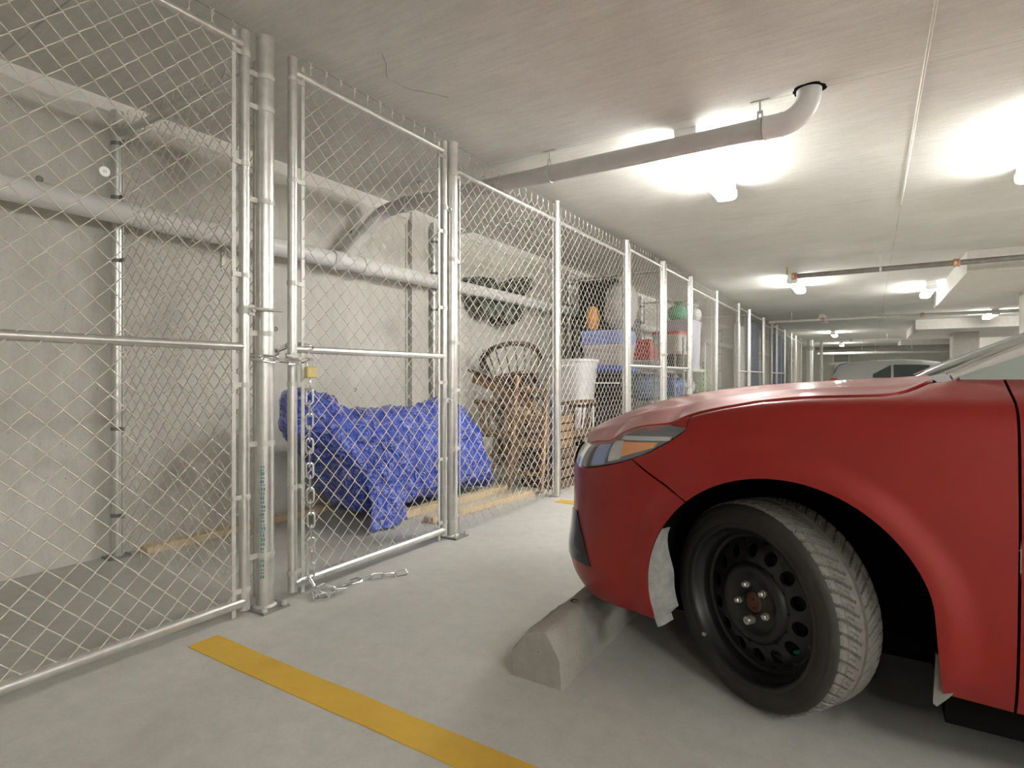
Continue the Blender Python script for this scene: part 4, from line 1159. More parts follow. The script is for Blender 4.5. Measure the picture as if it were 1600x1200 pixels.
o = g.build('needles', 'needles', t, smooth=False); o['kind'] = 'stuff'

# privacy sheets hung inside the far cages
def sheet(label, y0, y1, z0, z1, mat):
    rows = []; n = 60
    for k in range(n + 1):
        y = y0 + (y1 - y0) * k / n
        x = FX - 0.10 + 0.018 * math.sin(k * 0.9) + 0.01 * math.sin(k * 0.37)
        rows.append([(x, y, z0), (x, y, z1)])
    g = MB().grid(rows); m_ = len(g.v); g.v += [(p[0] - 0.006, p[1], p[2]) for p in g.v]; g.f += [tuple(m_ + i for i in reversed(f)) for f in list(g.f)]
    o = g.build('privacy_sheet', mat, smooth=True)
    tag(o, label, 'sheet', 'sheets hung inside the far cages')
sheet('blue grey sheet hung inside a far cage', 13.45, 15.2, 0.03, 2.3, 'curtain')
sheet('pale grey sheet hung inside the cage beside the tinsel tree', 12.2, 13.2, 0.03, 2.1, 'tote_grey')
sheet('bright blue sheet hung inside a far cage', 17.75, 19.25, 0.03, 2.25, 'curtain_blue')
sheet('dark grey sheet hung inside the farthest cage', 19.6, 21.0, 0.03, 2.2, 'tote_charcoal')

# mottled plastic shell wedged behind the wall pipe
t = thing('plastic_shell', 'mottled dark green moulded plastic shell wedged behind the wall pipe', 'shell', (-3.55, 5.3, 1.6))
polys = [[(4.72, 1.985), (4.83, 2.045), (5.12, 2.065), (5.30, 1.975), (5.28, 1.965), (4.74, 1.965)],
         [(5.40, 1.97), (5.52, 2.09), (5.82, 2.19), (5.92, 2.18), (6.0, 2.16), (5.95, 2.05), (5.82, 1.97)],
         [(4.80, 1.835), (5.36, 1.835), (5.30, 1.70), (5.20, 1.645), (5.0, 1.645), (4.87, 1.73)],
         [(5.34, 1.835), (5.78, 1.835), (5.78, 1.76), (5.66, 1.64), (5.48, 1.585), (5.30, 1.61)]]
for pi_, pol in enumerate(polys):
    cy = sum(p[0] for p in pol) / len(pol); cz_ = sum(p[1] for p in pol) / len(pol)
    g = MB(); rings = []
    for x, s in ((-3.60, 1.0), (-3.46, 1.0), (-3.42, 0.92), (-3.45, 0.7), (-3.47, 0.35)):
        rings.append([(x, cy + (p[0] - cy) * s, cz_ + (p[1] - cz_) * s) for p in pol])
    g.grid(rings, closed=True); n = len(pol); g.f.append(tuple(range(4 * n, 5 * n))); g.f.append(tuple(range(n))[::-1])
    g.build('shell_wing', 'camo', t, smooth=False, fix=True)
MB().box(-3.612, -3.555, 4.95, 5.75, 1.78, 2.02).build('back_plate', 'camo', t, smooth=False)
# ================================================================ red car
CYM = 2.63
def hint(tab):
    xs = [a for a, _ in tab]; ys = [b_ for _, b_ in tab]; n = len(xs)
    dl = [(ys[i + 1] - ys[i]) / (xs[i + 1] - xs[i]) for i in range(n - 1)]
    ms = [dl[0]] + [0 if dl[i - 1] * dl[i] <= 0 else 2 * dl[i - 1] * dl[i] / (dl[i - 1] + dl[i]) for i in range(1, n - 1)] + [dl[-1]]
    def f(x):
        if x <= xs[0]: return ys[0]
        if x >= xs[-1]: return ys[-1]
        i = 0
        while x > xs[i + 1]: i += 1
        h = xs[i + 1] - xs[i]; t = (x - xs[i]) / h
        return (2 * t**3 - 3 * t * t + 1) * ys[i] + (t**3 - 2 * t * t + t) * h * ms[i] + (-2 * t**3 + 3 * t * t) * ys[i + 1] + (t**3 - t * t) * h * ms[i + 1]
    return f
def sstep(a, b_, x):
    t = max(0.0, min(1.0, (x - a) / (b_ - a))); return t * t * (3 - 2 * t)
plan = smooth_curve([(-1.115, 2.63, 0), (-1.10, 2.4, 0), (-1.06, 2.2, 0), (-.985, 2.0, 0), (-.90, 1.868, 0), (-.78, 1.795, 0), (-.6, 1.760, 0), (-.4, 1.746, 0), (-.2, 1.738, 0), (.3, 1.73, 0), (1.0, 1.73, 0),
                     (2.2, 1.735, 0), (2.8, 1.76, 0), (3.1, 1.84, 0), (3.22, 2.0, 0), (3.26, 2.3, 0), (3.27, 2.63, 0)], 14)
plan[0] = Vector((-1.115, 2.63, 0))
SA = [0.0]
for a, c_ in zip(plan, plan[1:]): SA.append(SA[-1] + (c_ - a).length)
STOT = SA[-1]
import bisect
def PB(s):
    s = max(0.0, min(STOT, s)); i = min(len(SA) - 2, max(0, bisect.bisect_right(SA, s) - 1))
    f = (s - SA[i]) / (SA[i + 1] - SA[i]); return plan[i].lerp(plan[i + 1], f)
def PN(s):
    a = PB(s - 0.03); c_ = PB(s + 0.03); t = (c_ - a).normalized(); n = Vector((-t.y, t.x, 0))
    if s < 0.03: n = Vector((1, 0, 0))
    return n
def s_x(x):
    for i in range(len(plan) - 1):
        if plan[i].x <= x <= plan[i + 1].x and SA[i] < STOT - 0.9 + 0.9: return SA[i] + (SA[i + 1] - SA[i]) * (x - plan[i].x) / max(1e-9, plan[i + 1].x - plan[i].x)
    return STOT
def s_y(y):
    for i in range(len(plan) - 1):
        if plan[i].y >= y >= plan[i + 1].y: return SA[i] + (SA[i + 1] - SA[i]) * (plan[i].y - y) / max(1e-9, plan[i].y - plan[i + 1].y)
    return 0.0
AX, AZ, AR = -0.225, 0.35, 0.37
RXW = 2.48
zc_f = hint([(-1.2, .76), (-.98, .768), (-.88, .776), (-.787, .788), (-.736, .813), (-.68, .833), (-.631, .846), (-.58, .856), (-.53, .863), (-.487, .877), (-.44, .891), (-.386, .904), (-.33, .915), (-.267, .924), (-.15, .932), (.1, .938), (.5, .938), (1.5, .945), (2.6, .955), (3.3, .95)])
low_f = hint([(.12, .12), (.17, .075), (.2, .055), (.26, .03), (.35, .014), (.45, .005), (.6, 0), (2, 0)])
up_f = hint([(-1, 0), (-.14, 0), (-.09, .003), (-.05, .010), (-.025, .020), (-.006, .034), (.006, .055), (.016, .082), (.03, .12), (.05, .17), (.08, .25)])
nose_f = hint([(.15, .20), (.17, .16), (.2, .10), (.24, .05), (.30, .012), (.36, 0), (.45, .010), (.55, .017), (.65, .018), (.70, .026), (.74, .046), (.765, .075), (.79, .12), (.85, .25)])
def surf(s, z, dd=0.0):
    p = PB(s); n = PN(s); x = p.x
    w = sstep(-.62, -.98, x) if x < 0 else 0.0
    ds = low_f(z) + up_f(z - zc_f(x))
    d = ds * (1 - w) + nose_f(z) * w
    for cx in (AX, RXW):
        r = math.hypot(x - cx, z - AZ)
        if r < AR + 0.1 and z > 0.2: d -= 0.014 * sstep(AR + 0.085, AR + 0.01, r)
    d -= 0.006 * math.exp(-((z - 0.66) / 0.09) ** 2) * sstep(-.3, .2, x)
    q = p + n * (d + dd); return Vector((q.x, q.y, z))
def resample(poly, n):
    P = [Vector((a, b_, 0)) for a, b_ in poly]; d = [0]
    for a, c_ in zip(P, P[1:]): d.append(d[-1] + (c_ - a).length)
    out = []
    for k in range(n + 1):
        t = d[-1] * k / n
        i = min(len(d) - 2, max(0, bisect.bisect_right(d, t) - 1))
        q = P[i].lerp(P[i + 1], (t - d[i]) / max(1e-9, d[i + 1] - d[i])); out.append((q.x, q.y))
    return out
def coons2(bot, top, left, right, nu, nv):
    b_, t, l, r = resample(bot, nu), resample(top, nu), resample(left, nv), resample(right, nv)
    G = []
    for j in range(nv + 1):
        v = j / nv; row = []
        for i in range(nu + 1):
            u = i / nu
            q = []
            for k in (0, 1):
                q.append((1 - v) * b_[i][k] + v * t[i][k] + (1 - u) * l[j][k] + u * r[j][k] - ((1 - u) * (1 - v) * b_[0][k] + u * (1 - v) * b_[-1][k] + (1 - u) * v * t[0][k] + u * v * t[-1][k]))
            row.append(tuple(q))
        G.append(row)
    return G
def rimmed(rows, inward, depth=0.016, closed_u=False):
    """rows of points -> mesh with its outer edge folded inwards"""
    mb = MB(); mb.grid(rows); R = len(rows); C_ = len(rows[0])
    loop = [(0, i) for i in range(C_)] + [(j, C_ - 1) for j in range(1, R)] + [(R - 1, i) for i in range(C_ - 2, -1, -1)] + [(j, 0) for j in range(R - 2, 0, -1)]
    base = len(mb.v)
    for j, i in loop:
        p = Vector(rows[j][i]); mb.v.append(tuple(p + inward(j, i) * depth))
    n = len(loop)
    for k in range(n):
        a = loop[k]; b_ = loop[(k + 1) % n]
        mb.f.append((a[0] * C_ + a[1], base + k, base + (k + 1) % n, b_[0] * C_ + b_[1]))
    return mb
def mirror(mb):
    m_ = MB(); m_.v = [(x, 2 * CYM - y, z) for x, y, z in mb.v]; m_.f = [tuple(reversed(f)) for f in mb.f]; return m_
def both(mb):
    m_ = mirror(mb); o = MB(); o.add(mb.v, mb.f); o.add(m_.v, m_.f); return o
def patch(G, dd=0.0, xdom=True):
    """G of (x or s, z) -> rows of surface points, plus the inward vectors"""
    rows = []; inn = []
    for r in G:
        rr = []; ii = []
        for a, z in r:
            s = s_x(a) if xdom else a
            rr.append(tuple(surf(s, z, dd))); ii.append(PN(s))
        rows.append(rr); inn.append(ii)
    return rows, inn
def side_panel(G, name, mat, parent, xdom=True, dd=0.0, depth=0.016, rim=True, two=True):
    rows, inn = patch(G, dd, xdom)
    mb = rimmed(rows, lambda j, i: inn[j][i], depth) if rim else MB().grid(rows)
    m2 = mirror(mb)
    o = mb.build(name, mat, parent, angle=40, fix=True)
    if two: m2.build(name, mat, parent, angle=40, fix=True)
    return o

car = thing('red_car', 'glossy red car nosed in over the wheel stop with its front wheel turned', 'car', (1.1, CYM, 0))
def arc(cx, cz_, r, a0, a1, n): return [(cx + r * math.cos(math.radians(a0 + (a1 - a0) * k / n)), cz_ + r * math.sin(math.radians(a0 + (a1 - a0) * k / n))) for k in range(n + 1)]
lamp_low = [(-.85, .688), (-.79, .70), (-.715, .719), (-.645, .743), (-.59, .768), (-.536, .800), (-.478, .842)]
lamp_up = [(-.88, .770), (-.787, .781), (-.736, .808), (-.68, .828), (-.631, .841), (-.58, .849), (-.536, .853), (-.478, .846)]
seam = [(-.53, .857), (-.487, .878), (-.44, .894), (-.386, .9075), (-.33, .919), (-.267, .931), (-.15, .944), (.022, .952), (.07, .960), (.10, .972), (.13, .987)]
# fender
bot = arc(AX, AZ, AR, 131, -7, 40) + [(.150, .22), (.20, .212), (.287, .208)]
top = [(-.647, .739)] + [(x + .002, z - .004) for x, z in lamp_low[4:]] + [(-.474, .860), (-.472, .879)] + [(x + .003, z - .003) for x, z in seam[2:]] + [(.20, .995), (.287, 1.002)]
left = [bot[0], (-.53, .668), (-.60, .708), top[0]]
right = [bot[-1], (.287, .5), (.287, .8), (.287, .94), top[-1]]
side_panel(coons2(bot, top, left, right, 90, 50), 'fender', 'paint', car)
side_panel(coons2([(-.534, .8545), (-.505, .851), (-.477, .845)], [(-.534, .8555), (-.505, .8665), (-.474, .880)], [(-.534, .8545), (-.534, .8555)], [(-.477, .845), (-.474, .880)], 10, 4), 'fender_tip', 'paint', car, depth=0.012)
# doors, quarter panels
side_panel(coons2([(.293, .208), (1.35, .208)], [(.293, 1.002), (1.35, 1.012)], [(.293, .208), (.293, 1.002)], [(1.35, .208), (1.35, 1.012)], 40, 40), 'front_door', 'paint', car)
side_panel(coons2([(1.356, .208), (2.09, .208)], [(1.356, 1.012), (2.09, 1.02)], [(1.356, .208), (1.356, 1.012)], [(2.09, .208), (2.105, .36), (2.16, .6), (2.09, 1.02)], 30, 40), 'rear_door', 'paint', car)
qb = [(s_x(x), z) for x, z in [(2.096, .208), (2.11, .34)] + arc(RXW, AZ, AR, 176, 4, 30) + [(2.855, .25)]] + [(STOT - 0.8, .24), (STOT, .24)]
qt = [(s_x(x), z) for x, z in [(2.096, 1.02), (2.5, 1.025), (2.9, 1.02)]] + [(STOT - .6, 1.0), (STOT, .99)]
side_panel(coons2(qb, qt, [qb[0], qt[0]], [qb[-1], qt[-1]], 70, 30), 'quarter_panel', 'paint', car, xdom=False)
# bumper: half on this side, mirrored into one piece
sp = lambda pts: [(s_x(x), z) for x, z in pts]
bb = [(0.0, .225), (s_y(2.2), .225)] + sp([(-.9, .228), (-.75, .232), (-.585, .238)])
br = sp(list(reversed(arc(AX, AZ, AR, 131.5, 197.5, 24))))
br = [bb[-1]] + br[1:] + sp([(-.535, .663), (-.605, .703), (-.652, .737)])
bt = [(0.0, .70), (s_y(2.25), .695), (s_y(2.05), .675)] + sp([(-.90, .680)] + [(x - .002, z - .004) for x, z in lamp_low[0:4]])
rows, inn = patch(coons2(bb, bt, [bb[0], bt[0]], br, 80, 50), 0.0, False)
mb = rimmed(rows, lambda j, i: inn[j][i], 0.016)
both(mb).build('bumper', 'paint', car, angle=40, fix=True)
# dark corner intake with a purple-lit bevel, and central grille
G = coons2([(s_y(2.0), .345), (s_x(-.815), .352)], [(s_y(2.0), .50), (s_x(-.905), .522)], [(s_y(2.0), .345), (s_y(2.0), .50)], [(s_x(-.815), .352), (s_x(-.85), .43), (s_x(-.905), .522)], 12, 12)
side_panel(G, 'corner_intake', 'black_gloss', car, xdom=False, dd=-0.004, depth=0.03)
rows, inn = patch(coons2([(0.0, .36), (s_y(2.2), .40)], [(0.0, .742), (s_y(2.05), .748)], [(0.0, .36), (0.0, .742)], [(s_y(2.2), .40), (s_y(2.12), .55), (s_y(2.05), .748)], 24, 14), -0.005, False)
both(rimmed(rows, lambda j, i: inn[j][i], 0.03)).build('grille', 'black_gloss', car, fix=True)
G = coons2([(s_y(2.12), .686), (s_x(-.90), .678)], [(s_y(2.12), .75), (s_x(-.895), .76)], [(s_y(2.12), .686), (s_y(2.12), .75)], [(s_x(-.90), .678), (s_x(-.895), .76)], 10, 6)
side_panel(G, 'grille_wing', 'chrome', car, xdom=False, dd=0.004, depth=0.02)
# headlamps: bowl, bezel, amber, reflector, lens
front = [(-.893, .684)] + lamp_low
LU = [(-.893, .766)] + lamp_up
LG = coons2(front, LU, [front[0], LU[0]], [front[-1], LU[-1]], 50, 14)
hl = side_panel(LG, 'headlamp', 'lamp_dark', car, dd=0.035, depth=0.02, two=False)
def hl_part(G, name, mat, dd, depth=0.01): 
    rows, inn = patch(G, dd, True)
    rimmed(rows, lambda j, i: inn[j][i], depth).build(name, mat, hl, fix=True)
def quad(p0, p1, p2, p3, nu=12, nv=6): return coons2([p0, p1], [p3, p2], [p0, p3], [p1, p2], nu, nv)
hl_part(quad((-.705, .738), (-.585, .778), (-.575, .795), (-.705, .787)), 'amber_reflector', 'amber', 0.016, 0.016)
hl_part(quad((-.765, .716), (-.708, .732), (-.708, .790), (-.765, .785)), 'reflector', 'reflector', 0.020)
hl_part(quad((-.72, .792), (-.53, .803), (-.53, .816), (-.72, .806)), 'light_guide', 'reflector', 0.016)
hl_part(quad((-.85, .694), (-.785, .706), (-.775, .772), (-.85, .762)), 'projector', 'lens_blue', 0.018)
hl_part(coons2([(-.79, .776), (-.70, .812), (-.6, .838), (-.50, .838)], LU[2:], [(-.79, .776), LU[2]], [(-.50, .838), LU[-1]], 30, 4), 'bezel', 'black_gloss', 0.012)
hl_part(LG, 'lens', 'lens', 0.0, 0.03)
mrow, minn = patch(LG, 0.0, True)
mirror(rimmed(mrow, lambda j, i: minn[j][i], 0.03)).build('headlamp', 'reflector', car, fix=True)

# hood
K = (s_y(2.05), .758)
E_ = [surf(*K)] + [surf(s_x(-.93), .763)] + [surf(s_x(x), z + .004) for x, z in lamp_up[:-2]] + [surf(s_x(x - .003), z + .004) for x, z in seam]
Fr = [surf(s_y(2.05), .758), surf(s_y(2.2), .752), surf(s_y(2.4), .748), surf(0.0, .746)]
Gr = [E_[-1], Vector((.15, 2.02, .998)), Vector((.16, 2.2, 1.003)), Vector((.165, 2.4, 1.007)), Vector((.17, 2.63, 1.008))]
hc = hint([(-1.10, .746), (-1.05, .790), (-.926, .845), (-.804, .890), (-.63, .933), (-.494, .955), (-.368, .970), (-.13, .988), (.17, 1.006)])
cxs = [Fr[-1].x + (.17 - Fr[-1].x) * (k / 40) for k in range(41)]
Cc = [Vector((x, CYM, hc(x))) for x in cxs]; Cc[0] = Fr[-1]
def res3(P, n):
    P = smooth_curve(P, 6) if len(P) > 2 else P
    d = [0]
    for a, c_ in zip(P, P[1:]): d.append(d[-1] + (c_ - a).length)
    out = []
    for k in range(n + 1):
        t = d[-1] * k / n; i = min(len(d) - 2, max(0, bisect.bisect_right(d, t) - 1))
        out.append(P[i].lerp(P[i + 1], (t - d[i]) / max(1e-9, d[i + 1] - d[i])))
    return out
nu, nv = 80, 40
b_, t_, l_, r_ = res3(E_, nu), res3(Cc, nu), res3(Fr, nv), res3(Gr, nv)
rows = []
for j in range(nv + 1):
    v = j / nv; row = []
    for i in range(nu + 1):
        u = i / nu
        p = b_[i] * (1 - v) + t_[i] * v + l_[j] * (1 - u) + r_[j] * u - (b_[0] * ((1 - u) * (1 - v)) + b_[-1] * (u * (1 - v)) + t_[0] * ((1 - u) * v) + t_[-1] * (u * v))
        p = p.copy(); zr_ = b_[i].z + (t_[i].z - b_[i].z) * (1 - (1 - v) ** 2.3)
        w_ = sstep(.0, .06, u) * sstep(1.0, .93, u)
        p.z = p.z * (1 - w_) + zr_ * w_ + w_ * 0.006 * math.exp(-((v - .2) / .06) ** 2)
        row.append(tuple(p))
    rows.append(row)
both(rimmed(rows, lambda j, i: Vector((0, 0, -1)), 0.02)).build('hood', 'paint', car, angle=40, fix=True)

# cowl, windscreen, pillars, cabin
def mirr(p): return Vector((p[0], 2 * CYM - p[1], p[2]))
base = [Vector((.215, 1.945, 1.004)), Vector((.235, 2.1, 1.012)), Vector((.245, 2.35, 1.018)), Vector((.25, 2.63, 1.02))]
topw = [Vector((1.29, 2.07, 1.405)), Vector((1.27, 2.2, 1.425)), Vector((1.26, 2.4, 1.438)), Vector((1.25, 2.63, 1.442))]
bw = res3(base, 16); tw = res3(topw, 16)
bw = bw + [mirr(p) for p in reversed(bw[:-1])]; tw = tw + [mirr(p) for p in reversed(tw[:-1])]
rows = []
for j in range(13):
    v = j / 12
    rows.append([tuple(a.lerp(c_, v) + Vector((-.01, 0, .012)) * math.sin(PI * v)) for a, c_ in zip(bw, tw)])
MB().grid(rows).build('windscreen', 'wind_glass', car, fix=True)
MB().grid([[tuple(p + Vector((-.07, 0, -.025)) if abs(p.y - CYM) < .6 else p + Vector((-.05, 0, -.02))) for p in bw], [tuple(p + Vector((.01, 0, .002))) for p in bw]]).build('cowl', 'black', car, fix=True)
for s in (0, 1):
    f_ = (lambda p: p) if s == 0 else (lambda p: mirr(p))
    pil = [Vector((.185, 1.93, .998)), Vector((.336, 1.955, 1.072)), Vector((.8, 2.01, 1.265)), Vector((1.28, 2.05, 1.400))]
    pts = [f_(p) for p in smooth_curve(pil, 6)]
    mb = MB()
    mb.tube(pts, [0.010 + 0.012 * min(1, k / 12) for k in range(len(pts))], 10)
    mb.build('pillar', 'pillar_sheen', car)
    MB().tube([f_(p + Vector((-.010, .016, .014))) for p in smooth_curve(pil, 6)], 0.006, 6).build('pillar_glint', 'chrome', car)  # bright strip added for the reflected line along the pillar edge
    # mirror
    c_ = f_(Vector((.62, 1.66, 1.02)))
    rows = []
    for i in range(9):
        ph = -PI / 2 + PI * i / 8
        rows.append([(c_.x + .09 * math.cos(ph) * math.cos(2 * PI * k / 14) * (1 if math.cos(2 * PI * k / 14) < 0 else .5), c_.y + .11 * math.cos(ph) * math.sin(2 * PI * k / 14), c_.z + .07 * math.sin(ph)) for k in range(14)])
    g = MB().grid(rows, closed=True); g.tube([tuple(c_), tuple(f_(Vector((.60, 1.84, .985))))], 0.02, 8); g.build('mirror', 'paint', car, fix=True)
rz = hint([(1.25, 1.442), (1.5, 1.455), (1.7, 1.458), (2.2, 1.42), (2.6, 1.35), (2.9, 1.22), (3.15, 1.03)])
rw = hint([(.85, .57), (1.3, .60), (2.0, .60), (2.6, .57), (3.15, .62)])
rows = []; xs_ = [1.25 + 1.9 * k / 40 for k in range(41)]
for x in xs_:
    xo = 0.04 * max(0, 1 - (x - 1.25) / .4)
    rows.append([(x + xo * abs(q) ** 3 * 1.2, CYM + rw(x) * q, rz(x) - 0.045 * abs(q) ** 2.4) for q in [-1 + 2 * k / 20 for k in range(21)]])
g = MB().grid(rows); n = len(g.v)
g.build('roof', 'paint', car, fix=True)
for sgn in (-1, 1):
    rows = []
    for k in range(31):
        x = .20 + (3.0 - .20) * k / 30
        ya = CYM + sgn * (CYM - surf(s_x(min(x, 2.9)), .995).y)
        zt = min(rz(max(x, 1.25)) - 0.045, interp([(.185, .998), (.336, 1.072), (.8, 1.265), (1.28, 1.40), (4, 1.5)], x))
        yt = CYM + sgn * interp([(.185, .70), (.336, .675), (.8, .62), (1.28, .58), (2.0, .60), (3, .6)], x)
        rows.append([(x, ya, .995), (x, (ya + yt) / 2 - sgn * -.01, (.995 + zt) / 2), (x, yt, zt)])
    MB().grid(rows).build('side_window', 'wind_glass', car, fix=True)
for s in (0, 1):
    f_ = (lambda p: p) if s == 0 else (lambda p: mirr(p))
    for xb in (1.34, 2.12):
        ya = surf(s_x(xb), .995).y; yt = CYM - .60
        MB().bar(tuple(f_(Vector((xb, ya - .004, 1.0)))), tuple(f_(Vector((xb + .06, yt - .006, 1.395)))), 0.07, 0.02, (0, 1, 0)).build('window_post', 'black_gloss', car, smooth=False)
    for xh in (1.12, 1.92):
        yh = surf(s_x(xh), .86).y
        MB().tube([tuple(f_(Vector((xh - .09, yh + .004, .86)))), tuple(f_(Vector((xh - .07, yh - .022, .862)))), tuple(f_(Vector((xh + .07, yh - .022, .864)))), tuple(f_(Vector((xh + .09, yh + .004, .864))))], 0.012, 8).build('door_handle', 'paint', car)
# floor pan and wheel-arch liners
MB().box(-.78, 3.05, 2.16, 3.10, .13, .20).box(.16, 2.08, 1.81, 3.45, .13, .21).box(-.78, -.64, 1.95, 3.31, .235, .26).build('floor_pan', 'dark', car, smooth=False)
for cx in (AX, RXW):
    for sgn in (1, -1):
        rows = []
        for k in range(33):
            a = math.radians(-8 + 202 * k / 32); r = AR + .008
            row = []
            for y in (1.775, 1.95, 2.12):
                yy = y if sgn > 0 else 2 * CYM - y
                row.append((cx + r * math.cos(a), yy, AZ + r * math.sin(a)))
            row.append((cx, 2.12 if sgn > 0 else 2 * CYM - 2.12, AZ))
            rows.append(row)
        MB().grid(rows).build('arch_liner', 'dark', car)
# scuffed flap at the front of the near arch, mud flap behind it
rows = []
for k in range(15):
    a = math.radians(150 + 52 * k / 14)
    wd = 0.012 + 0.055 * sstep(0, .5, k / 14) * (1 if k < 13 else .4)
    yl = surf(s_x(AX + AR * math.cos(a)), max(.235, AZ + AR * math.sin(a))).y
    rows.append([(AX + (AR - .001) * math.cos(a), yl + .004, AZ + (AR - .001) * math.sin(a)), (AX + (AR - wd * .5) * math.cos(a), yl + .02, AZ + (AR - wd * .5) * math.sin(a)), (AX + (AR - wd) * math.cos(a), yl + .06, AZ + (AR - wd) * math.sin(a))])
g = MB().grid(rows); n = len(g.v); g.v += [(x - .004, y, z) for x, y, z in g.v]; g.f += [tuple(n + i for i in reversed(f)) for f in list(g.f)]
g.build('arch_flap', 'flap', car)
MB().prism([(.138, .315), (.158, .305), (.178, .235), (.165, .215), (.140, .185), (.132, .19)], 1.765, 1.78, 'y').build('mud_flap', 'mudflap', car, smooth=False)
MB().cyl((-.12, 2.05, .30), (-.05, 2.10, .62), .03, 12).cyl((-.2, 1.98, .33), (-.2, 2.3, .33), .04, 12).build('strut', 'dark', car)

# ---------------------------------------------------------------- wheel
TR, HW = 0.310, 0.102
def tyre_meshes():
    prof = [(.222, -.080), (.228, -.092), (.236, -.099), (.244, -.101), (.247, -.0995), (.252, -.1015), (.268, -.1035), (.285, -.1025), (.289, -.101), (.293, -.1015), (.303, -.0975), (.311, -.092), (.316, -.085)]
    prof = [(.222 + (r - .222) * (TR - .222) / .106, y) for r, y in prof]
    prof = prof + [(TR - .016, -.06), (TR - .016, .06)] + [(r, -y) for r, y in reversed(prof)]
    side = MB().lathe(prof, 96, 'y').mesh('tyre', angle=50)
    NP, SUB, NY = 54, 10, 44
    rows = []
    for j in range(NY + 1):
        y = -.092 + .184 * j / NY; row = []
        a_ = abs(y) / .092
        crown = TR - 0.004 * a_ ** 2 - 0.016 * max(0, (a_ - .80) / .20) ** 2
        for i in range(NP * SUB):
            th = i / SUB
            g_ = 0.0
            ph = (th + 1.5 * (1 - a_) ** 1.3 + (0.5 if y > .006 else 0)) % 1.0
            if ph < 0.17 and a_ > .14: g_ = .0095
            ph2 = (th + 1.5 * (1 - a_) ** 1.3 + (0.5 if y > .006 else 0) + .5) % 1.0
            if ph2 < 0.1 and (.30 < a_ < .62): g_ = max(g_, .004)
            if .002 < y < .0085: g_ = .0095
            if .060 < abs(y) < .0635: g_ = max(g_, .0045)
            if .034 < abs(y) < .0375 and (th % 2) < 1.2: g_ = max(g_, .004)
            if j == 0 or j == NY: g_ = .012
            r = crown - g_; q = 2 * PI * i / (NP * SUB)
            row.append((r * math.cos(q), y, r * math.sin(q)))
        rows.append(row)
    tread = MB().grid(rows, closed=True).mesh('tread', smooth=False)
    return side, tread
def rim_mesh():
    mb = MB()
    mb.lathe([(.222, -.075), (.229, -.088), (.237, -.094), (.238, -.098), (.234, -.100), (.228, -.097), (.224, -.088), (.219, -.076), (.212, -.070), (.207, -.060), (.204, -.040), (.196, -.034), (.190, -.036)], 72, 'y')
    nh = 14; r0, r1 = .190, .122; y0, y1 = -.036, -.060
    for k in range(nh):
        cq = 2 * PI * k / nh; hw = PI / nh
        m_ = 24; outer = []; inner = []
        for i in range(m_):
            a = 2 * PI * i / m_ + PI / m_
            cu_, su_ = math.cos(a), math.sin(a); mx_ = max(abs(cu_), abs(su_))
            uo, vo_ = cu_ / mx_, su_ / mx_
            def pt(u, v):
                r = (r0 + r1) / 2 + v * (r0 - r1) / 2; f = (r - r1) / (r0 - r1); q = cq + u * hw
                return (r * math.cos(q), y1 + (y0 - y1) * f - .006 * math.sin(PI * f), r * math.sin(q))
            outer.append(pt(uo, vo_)); inner.append(pt(cu_ * .60, su_ * .62))
        inn2 = [(x, y + .012, z) for x, y, z in inner]
        o_ = len(mb.v); mb.v += outer + inner + inn2
        for i in range(m_):
            j = (i + 1) % m_
            mb.f.append((o_ + i, o_ + j, o_ + m_ + j, o_ + m_ + i)); mb.f.append((o_ + m_ + i, o_ + m_ + j, o_ + 2 * m_ + j, o_ + 2 * m_ + i))
    mb.lathe([(.122, -.060), (.116, -.070), (.108, -.076), (.098, -.077), (.088, -.071), (.078, -.062), (.066, -.058), (.050, -.057), (.036, -.058), (.033, -.060), (.031, -.050), (.0, -.050)], 72, 'y')
    mb.lathe([(.222, -.075), (.208, -.03), (.205, .06), (.222, .09)], 48, 'y')
    return mb.mesh('wheel', angle=40, fix=True)
tyre_m, tread_m = tyre_meshes(); rim_m = rim_mesh()
tyre_m.materials.append(M['rubber']); tread_m.materials.append(M['tread']); rim_m.materials.append(M['steel_black'])
drum_m = MB().lathe([(.0, -.02), (.150, -.02), (.155, -.01), (.155, .04), (.0, .04)], 40, 'y').mesh('brake_drum')
drum_m.materials.append(M['black'])
hubm = MB().lathe([(.031, -.052), (.031, -.060), (.024, -.064), (.014, -.063), (.010, -.070), (.0, -.070)], 24, 'y').mesh('hub_centre'); hubm.materials.append(M['rust'])
nutm = MB().lathe([(.0105, -.056), (.0115, -.066), (.0095, -.067), (.0095, -.074), (.007, -.078), (.0, -.078)], 6, 'y').mesh('wheel_nut', smooth=False); nutm.materials.append(M['nut'])
locm = MB().lathe([(.013, -.056), (.013, -.080), (.011, -.084), (.007, -.084), (.007, -.078), (.004, -.078), (.004, -.083), (.0, -.083)], 20, 'y').mesh('wheel_nut'); locm.materials.append(M['nut'])
capm = MB().lathe([(.005, -.06), (.005, -.045), (.0, -.045)], 10, 'y').mesh('valve_cap'); capm.materials.append(M['green_dot'])
wtm = MB().box(-.006, .006, -.103, -.094, -.005, .005, .001).mesh('balance_weight'); wtm.materials.append(M['nut'])
